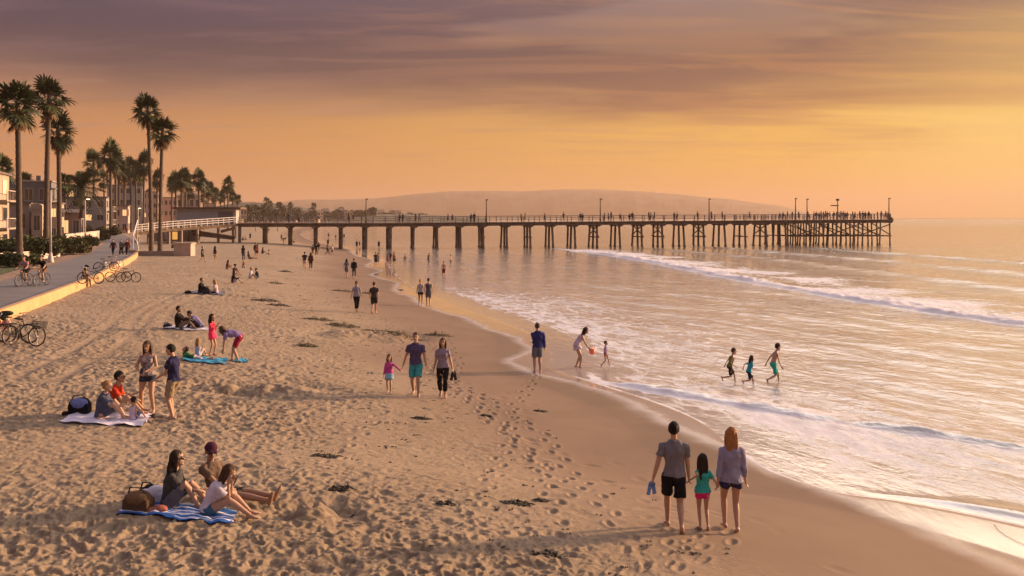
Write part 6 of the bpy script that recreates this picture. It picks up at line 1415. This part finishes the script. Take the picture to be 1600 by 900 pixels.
Wt = [ # in or at the edge of the water
 (657,478,1.68,5,'stand','tail','red',('tank',(.42,.40,.44)),('short_shorts',(.03,.03,.04)),1,0,0,'woman in white tank top and dark shorts at the wet edge'),
 (669.5,479,1.82,350,'walk','short','brown',('tank',(.08,.08,.10)),('shorts',(.13,.12,.15)),0,0,0,'man in dark sleeveless top beside the woman at the wet edge'),
 (840,583,1.80,350,'stand','short','brown',('jacket',(.03,.035,.14)),('shorts',(.13,.15,.19)),0,0,0,'man in a navy jacket and grey shorts standing on the shiny wet sand'),
 (903,573,1.66,100,'lean','mid','dark',('dress',(.42,.34,.44),(.55,.50,.58),.35),None,1,0,.06,'woman in a pale patterned dress bending to a toddler in the shallows'),
 (946,571,1.0,110,'walk','short','dark',('tee',(.26,.20,.34)),('swim',(.4,.15,.1)),0,1,.06,'toddler in a violet shirt wading by the woman in the pale dress'),
 (1140,596,1.32,85,'run','short','brown',('tank',(.17,.17,.04)),('trunks',(.02,.02,.03)),0,1,.12,'boy in an olive top running through the shallows'),
 (1170,600,1.12,80,'run','mid','dark',('tee',(.03,.30,.38)),('trunks',(.02,.025,.04)),0,1,.12,'smallest child of the wading three, in a bright blue t-shirt'),
 (1208,595,1.50,78,'run','short','dark',None,('trunks',(.03,.36,.30)),0,1,.15,'shirtless boy in turquoise trunks splashing through the shallows'),
 (587,417,1.70,0,'stand','short','dark',('tee',(.05,.05,.07)),('shorts',(.05,.05,.06)),0,0,0,'dark figure of a pair standing where the wet sand begins'),
 (590.5,415,1.45,0,'stand','short','dark',('tee',(.2,.12,.1)),('shorts',(.2,.15,.12)),0,1,0,'smaller figure of a pair standing where the wet sand begins'),
 (606,415,1.55,200,'stand','mid','dark',('tee',(.35,.22,.2)),('shorts',(.3,.2,.18)),1,0,0,'leftmost of three bathers on the shiny sand'),
 (610,414,1.60,200,'stand','mid','black',('tee',(.04,.03,.04)),('shorts',(.3,.2,.18)),1,0,0,'middle one of three bathers on the shiny sand'),
 (616,415,1.65,160,'stand','mid','dark',('tank',(.25,.10,.08)),('shorts',(.10,.05,.05)),1,0,0,'rightmost of three bathers on the shiny sand'),
 (557.5,388,1.6,0,'stand','short','dark',('tee',(.04,.04,.05)),('shorts',(.05,.04,.05)),0,0,.1,'wader beside the fifth pier bent, left one of two'),
 (562,386,1.3,0,'stand','short','dark',('tee',(.04,.04,.05)),('shorts',(.05,.04,.05)),0,1,.1,'shorter wader beside the fifth pier bent, right one of two'),
 (592,388,1.65,0,'stand','short','dark',('tee',(.02,.02,.03)),('shorts',(.05,.04,.05)),0,0,.2,'wader in black between two pier bents'),
 (633,404,1.6,0,'stand','short','dark',None,('trunks',(.05,.05,.06)),0,0,1.0,'bather up to the waist, leftmost of the swimmers'),
 (669,407,1.6,90,'run','short','dark',('tee',(.02,.02,.03)),('trunks',(.05,.05,.06)),0,0,.55,'bather jumping in the surf before the pier'),
 (704,410,1.6,90,'stand','short','dark',None,('trunks',(.05,.05,.06)),0,0,.6,'bather standing in the surf, rightmost of the swimmers'),
 (693.5,429,1.65,200,'stand','short','dark',None,('trunks',(.20,.05,.05)),0,0,.35,'bather in red trunks standing in knee deep water'),
 (513.5,371,1.65,0,'stand','short','dark',('tee',(.04,.04,.05)),('shorts',(.05,.04,.05)),0,0,.3,'tiny wader beyond the pier, near the far strand'),
 (524.5,372,1.4,0,'stand','short','dark',('tee',(.04,.04,.05)),('shorts',(.05,.04,.05)),0,0,.4,'tiny wader beyond the pier, right of another'),
 (537.5,373,1.65,0,'stand','short','dark',('tee',(.04,.04,.05)),('shorts',(.05,.04,.05)),0,0,.2,'tiny wader beyond the pier, just right of the fourth bent'),
]
for (px,py,h,ang,ps,hk,hcol,tp,bt,fe,ch_,wd,lb) in Wt:
    P_ = pose(ps)
    if 'toddler in the shallows' in lb: P_ = pose('lean', hR=V(.30,.50,.78), hL=V(-.42,-.16,.92), fL=V(-.1,-.08,.075), fR=V(.1,.10,.075), eh=V(0,-1,0), hp=12)
    if 'turquoise trunks' in lb: P_ = pose('run', fR=V(.08,-.30,.24), hL=V(-.34,-.15,.82), hR=V(.36,.18,.82), hp=14)
    if 'olive top' in lb: P_ = pose('run', hL=V(-.38,-.1,.85), hR=V(.2,.2,.9), hp=10)
    if 'navy jacket' in lb: P_ = pose('stand', hL=V(-.12,.20,1.05), hR=V(.27,.08,.80), hp=12)
    yy = PZ(px, py)[1]
    o_, inf = put(px, py, h, ang, P_, lb, 'people at the water\'s edge', water=wd, skin='tan', hair=(hk,hcol), top=tp, bottom=bt, female=bool(fe), child=bool(ch_), det=2 if yy < 40 else 1 if yy < 90 else 0)
    if 'toddler in the shallows' in lb:
        pail = empty('sand_pail', inf['hR']+V(.12,0,-.10), 0, 'orange pink toy pail held out by the woman in the pale dress', 'pail')
        MB().tube([(0,0,-.12),(0,0,.08)], [.09,.13], 14).build('bucket', mat('coral_plastic', (.85,.22,.12), .4), pail, True); MB().tube([(-.12,0,.07),(-.08,0,.16),(0,0,.19),(.08,0,.16),(.12,0,.07)], .008, 6, hint=(0,1,0)).build('handle', mat('coral_plastic', (.85,.22,.12)), pail, True)
# ---- on the promenade
def onpath(px, py, z=1.66): x, y = PZ(px, py, z); return V(x, y, z)
for px,py,h,ang,ps,tp,bt,hcol,fe,lb in ((177,400,1.74,178,'walk',('long',(.06,.02,.025)),('pants',(.02,.02,.025)),'black',0,'promenade walker in dark maroon, leftmost of the three abreast'),
    (190,400,1.76,182,'walk2',('jacket',(.15,.15,.13)),('pants',(.03,.03,.03)),'dark',0,'promenade walker in a grey green jacket, middle of the three abreast'),
    (198.5,400,1.76,180,'walk',('long',(.10,.03,.03)),('pants',(.03,.025,.03)),'dark',0,'promenade walker in dark red, right of the three abreast'),
    (201,394,1.6,180,'walk2',('tee',(.5,.22,.16)),('pants',(.25,.25,.28)),'dark',1,'person in coral behind the three promenade walkers'),
    (213,385,1.7,190,'stand',('tee',(.6,.42,.22)),('shorts',(.3,.2,.14)),'blond',1,'person in pale yellow at the end of the promenade, left one'),
    (216,383,1.65,180,'stand',('tee',(.5,.35,.2)),('shorts',(.35,.25,.2)),'dark',0,'person in tan at the end of the promenade, next to the handrail'),
    (233,386,1.7,185,'stand',('dress',(.65,.50,.42),None,.6),None,'dark',1,'woman in a pale dress standing left of the twin palms'),
    (198,365,1.8,180,'walk',('jacket',(.40,.04,.05)),('pants',(.1,.05,.05)),'dark',0,'person in bright red far along the promenade'),
    (189,362,1.75,180,'walk',('jacket',(.45,.30,.22)),('pants',(.3,.2,.2)),'dark',0,'person in tan far along the promenade')):
    p = onpath(px, py) if px < 205 else G(px, py)
    person(p, ang, h, pose(ps), 'tan', ('mid' if fe else 'short', hcol), tp, bt, female=bool(fe), det=1 if p.y < 130 else 0, label=lb, group='people on the promenade')
# cyclists riding along the promenade
def cyclist(px, py, ang, tp, bt, lb, bl, hcol, col):
    p = onpath(px, py); bicycle(p, 90-ang, 0, col, bl)
    person(p, ang, 1.76, pose('ride', pel=V(0,-.25,.98), hL=V(-.30,.33,1.03), hR=V(.30,.33,1.03), fL=V(-.11,-.02,.27), fR=V(.11,-.05,.46)), 'tan', ('short', hcol), tp, bt, det=2, label=lb, group='cyclists on the promenade')
cyclist(38, 447, 185, ('tee',(.42,.22,.24)), ('shorts',(.02,.02,.025)), 'cyclist in a dusty pink top riding on the promenade', 'bicycle ridden by the cyclist in pink', 'dark', (.05,.05,.06))
cyclist(65, 446, 183, ('tee',(.014,.013,.016)), ('shorts',(.20,.10,.06)), 'cyclist in a black top riding beside the one in pink', 'bicycle ridden by the cyclist in black', 'black', (.03,.03,.04))
# person sitting on the wall in a helmet
wx = float(wallX(56.0)); person(V(wx-.12, 56.0, 1.20), 110, 1.72, pose('perch', pel=V(0,-.05,.66), fL=V(-.10,.42,.08), fR=V(.10,.34,.08), hL=V(-.08,.34,.74), hR=V(.08,.34,.74)), 'tan', ('mid','dark'), ('long',(.30,.20,.12),(.10,.06,.04)), ('pants',(.32,.22,.13),(.16,.10,.06)), female=True, det=2, label='person in a wide black hat and patterned clothes sitting on the kerb wall', hat=('helmet',(.012,.010,.010)))
# bicycles by the wall
def bk(px, py, z, **k):
    x, y = PZ(px, py, z); return bicycle(V(x, y, z), **k)
bk(141, 443.5, 1.66, ang=172, lean=6, col=(.03,.03,.035), label='dark bicycle standing on the promenade behind the person in the hat', cruiser=False)
bk(166, 424, 1.66, ang=28, lean=8, col=(.05,.05,.055), label='dark bicycle leaning beyond the kerb wall at an angle')
bk(178, 420, 1.66, ang=60, lean=-8, col=(.30,.06,.04), label='red framed bicycle with silver handlebars beside the kerb wall', rim=(.3,.28,.26), cruiser=True)
g = G(185, 440); bicycle(g+V(0,0,.0), 8, 5, (.07,.035,.02), 'brown bicycle on the sand leaning against another by the wall', cruiser=True)
g = G(203, 440.5); bicycle(g+V(.1,-.5,.0), -3, -6, (.035,.03,.03), 'black bicycle on the sand, farthest right of the parked ones')
# bicycles at the left edge on the sand
g = G(38, 540); bicycle(g+V(0,-.1,.0), -12, -7, (.012,.014,.016), 'black cruiser bicycle with pale rims and a front basket at the left edge', rim=(.55,.47,.36), basket=True, rack=True, cruiser=True)
g = G(18, 538); bicycle(g+V(-.05,.35,.0), -6, 6, (.02,.05,.04), 'dark green bicycle leaning into the pale rimmed cruiser', rim=(.2,.18,.15), cruiser=True)
g = G(0, 536); bicycle(g+V(-.3,-.05,.0), 8, 4, (.28,.04,.03), 'red bicycle cut off by the left edge', rim=(.15,.13,.12), cruiser=True)
bg_ = empty('saddle_bag', G(16, 532)+V(-.2,.1,.62), R(20), 'red and white bag hanging on the parked bicycles', 'bag'); me_obj('bag_body', remesh(MB().ball((0,0,0),(.15,.10,.17),12,8), .02, 2), cloth((.50,.06,.04),(.55,.45,.4)), bg_)
jk = empty('jacket', G(14, 532)+V(-.1,.0,.98), R(10), 'dark green jacket draped over the parked bicycles', 'jacket'); me_obj('cloth', remesh(MB().ball((0,0,0),(.26,.12,.10),12,8).ball((-.1,0,-.1),(.12,.11,.16),12,8), .02, 2), cloth((.03,.045,.03)), jk)
# gull at the wet edge
g = G(626, 458); gl = empty('gull', g, R(160), 'grey and white gull standing on the wet sand left of the wading pair', 'gull')
MB().tube([(-.20,0,.20),(-.08,0,.22),(.08,0,.24),(.16,0,.30),(.20,0,.34)], [(.02,.015),(.07,.06),(.075,.07),(.045,.04),(.035,.035)], 10, hint=(0,1,0), round_=True).build('body', mat('gull_white', (.5,.48,.46), .8), gl, True)
MB().tube([(-.28,0,.20),(-.08,0,.26),(.06,0,.27)], [(.03,.01),(.08,.035),(.06,.03)], 10, hint=(0,1,0), round_=True).build('wing', mat('gull_grey', (.16,.16,.18), .8), gl, True)
for sg in (-1, 1): MB().bar((0,sg*.03,0),(0,sg*.03,.18),.012).build('leg', mat('gull_leg', (.4,.2,.08)), gl)
MB().tube([(.22,0,.34),(.28,0,.33)], [.012,.004], 6).build('beak', mat('gull_leg', (.4,.2,.08)), gl)

# ---- pier visitors
protos = []
for i, (tp, bt, fe, hk, a) in enumerate(((('jacket',(.03,.025,.03)),('pants',(.02,.02,.03)),0,'short',0), (('tee',(.10,.04,.04)),('shorts',(.05,.05,.07)),0,'short',90), (('dress',(.05,.04,.06)),None,1,'mid',200), (('tee',(.16,.14,.14)),('pants',(.03,.03,.04)),1,'mid',270))):
    protos.append((tp, bt, fe, hk, a))
pv = [(451,),(467,),(494,),(544.5,),(552,),(624.5,),(629.5,),(649.5,),(655,),(700,),(707,),(736,),(741,),(814.5,),(820.5,),(851,),(880.5,),(907,),(910.5,),(944.5,),(950.5,),(955,),(969,),(983.5,),(988,),(1014,),(1017,),(1022.5,),(1053.5,),(1058,),(1090,),(1111.5,),(1128.5,),(1171,),
 (1218.5,),(1223.5,),(1230.5,),(1238,),(1248,),(1262.5,),(1272,),(1275.5,),(1280,),(1283,),(1286.5,),(1290,),(1293,),(1296.5,),(1303,),(1307,),(1311,),(1314,),(1317.5,),(1320.5,),(1324,),(1332.5,),(1336,),(1343.5,),(1348,),(1352,),(1357.5,),(1371,),(1377,),(1384,),(1387,)]
spans = [(572,'on the pier before its first lamp pole'),(760,'between the first and second lamp poles'),(938,'between the second and third lamp poles'),(1108,'between the third and fourth lamp poles'),(1243,'between the fourth lamp pole and pier head'),(1326,'on the pier head left of the mast'),(2000,'on the pier head right of the mast')]
cnt = {}; src = [None]*4
for i, (px,) in enumerate(pv):
    t = pier_at(px); off = .35 if px < 1240 else rnd.choice([.4, 1.5, 3.0, 4.5]); q = PT(t, off); q.x = (px-800)/F*q.y; z = dz_(min(t, t1))
    sp_ = next(s for x, s in spans if px < x); cnt[sp_] = cnt.get(sp_, 0)+1; k = (i*7+i//3) % 4
    lb = '%s visitor from the left, %s' % (ords[cnt[sp_]-1], sp_)
    if src[k] is None:
        tp, bt, fe, hk, a = protos[k]
        o, _ = person(V(q.x, q.y, z+.003), a, 1.72, pose('stand' if k != 1 else 'walk'), 'brown', (hk, 'black'), tp, bt, female=bool(fe), det=0, label=lb, group='visitors on the pier'); src[k] = o
    else: o = copy_tree(src[k])
    o.location = (q.x, q.y, z+.003); o.rotation_euler = (0, 0, rnd.random()*6.28); s_ = .92+.16*rnd.random(); o.scale = (s_,)*3
    tag(o, lb, 'person', 'visitors on the pier')

# ------------------------------------------------------------- kelp and sea wrack
m_kelp = mat('kelp', (.030,.022,.013), .7, .4, 12, .6, 40, spec=.4); m_kelp2 = mat('dry_kelp', (.12,.10,.055), .85, .4, 9, .6, 30)
SEG = []
def clump(mb, x, y, r, n, r_, hz_=.05):
    P0 = []
    for i in range(n):
        a = r_.random()*6.28; d = r*math.sqrt(r_.random()); px_ = x+math.cos(a)*d*1.3; py_ = y+math.sin(a)*d*.6
        an = r_.gauss(0,.7)+(0 if r_.random() < .6 else 1.5); ln = min(r*(.4+.7*r_.random()), .5); k = 4; pts = []
        for q in range(k+1):
            u = q/k-.5; pts.append(V(px_+math.cos(an)*ln*u, py_+math.sin(an)*ln*u, 0)); an += r_.gauss(0,.25)
        P0.append((px_, py_)); pts = [p+V(0,0,.012+hz_*r_.random()*(1-d/r)*(1-abs(2*j/k-1))) for j, p in enumerate(pts)]
        SEG.append((mb, px_, py_, len(mb.v))); mb.tube(pts, [(.004,.003)]+[(.007+.020*r_.random(),.004+.004*r_.random()) for _ in range(k-1)]+[(.004,.003)], 5, hint=(.2,.9,.1)); SEG[-1] += (len(mb.v),)
def settle():
    z = sand_h(np.array([q[1] for q in SEG]), np.array([q[2] for q in SEG]))
    for (mb, _, _, a, b_), h_ in zip(SEG, z):
        for i in range(a, b_): v = mb.v[i]; mb.v[i] = (v[0], v[1], v[2]+float(h_))
    SEG.clear()
big = [(858,868,.34,'largest dark kelp clump near the bottom of the sand'),(808,787,.34,'kelp strand right of the sand castle mounds'),(530,766,.32,'thin kelp strand behind the stretched out feet'),(510,714,.36,'curved dark kelp strand on the trampled sand'),(697,789,.22,'small kelp clump in the lower middle of the beach'),
 (846,783,.2,'kelp scrap just left of the wet sand strand'),(659,655,.30,'dark kelp strip in front of the mid family'),(760,650,.2,'small kelp scrap right of the mid family'),(845,643,.24,'kelp scrap on the smooth damp sand'),(498,500,.75,'reddish dark kelp heap left of the wrack line'),
 (534,509,.9,'grey green mound of wrack, left of the line'),(590,522,1.0,'grey green mound of wrack in the middle of the line'),(632,526,.9,'grey green wrack at the middle right of the line'),(686,524,.7,'right end of the wrack line'),(478,541,.5,'low kelp clump left below the wrack line'),
 (535,455,.9,'long thin wrack behind the walking woman in leggings'),(575,459,.8,'long thin wrack between the two walkers'),(415,471,.9,'dark kelp heap below the black and white bags'),(436,478,.7,'thin kelp strip right of another heap'),(446,425,.7,'kelp strip on the upper beach'),(430,443,.6,'kelp scrap on the upper beach, lower one')]
for px, py, r, lb in big:
    g = G(px, py); mb = MB(); r_ = random.Random(int(px)); dryk = 'grey green' in lb or 'wrack' in lb
    clump(mb, g.x, g.y, r*(.72 if py < 560 else .62), int(18+r*60), r_, .10 if py > 560 else .30)
    settle(); o = mb.build('kelp_clump', m_kelp2 if dryk else m_kelp, None, True); tag(o, lb, 'kelp', 'kelp clumps on the sand')
mb = MB(); r_ = random.Random(99)
for i in range(340):
    u = r_.random(); y = 12*math.exp(u*math.log(150/12)); off = -abs(r_.gauss(0, 1))*4-3.0-r_.random()*3; x = float(wetX(y))+off
    if abs(x/y) > .6: continue
    clump(mb, x, y, (.025+.08*r_.random()**3)*(1+y*.022), 3, r_, .02)
settle(); tag(mb.build('sea_wrack', m_kelp), 'scattered scraps of kelp and wrack over the damp sand', kind='stuff')
# thin line in the wet sand, lower right
mb = MB(); pts = [G(*p)+V(0,0,.012) for p in ((1553,820),(1560,829),(1572,838),(1585,845),(1600,852),(1616,858))]; mb.tube(pts, .004, 5); tag(mb.build('kelp_strand', m_kelp, None, True), 'long thin strand of kelp lying on the shining wet sand', 'kelp')

make_sand(); make_sea()
bpy.data.scenes.remove(TMPS)
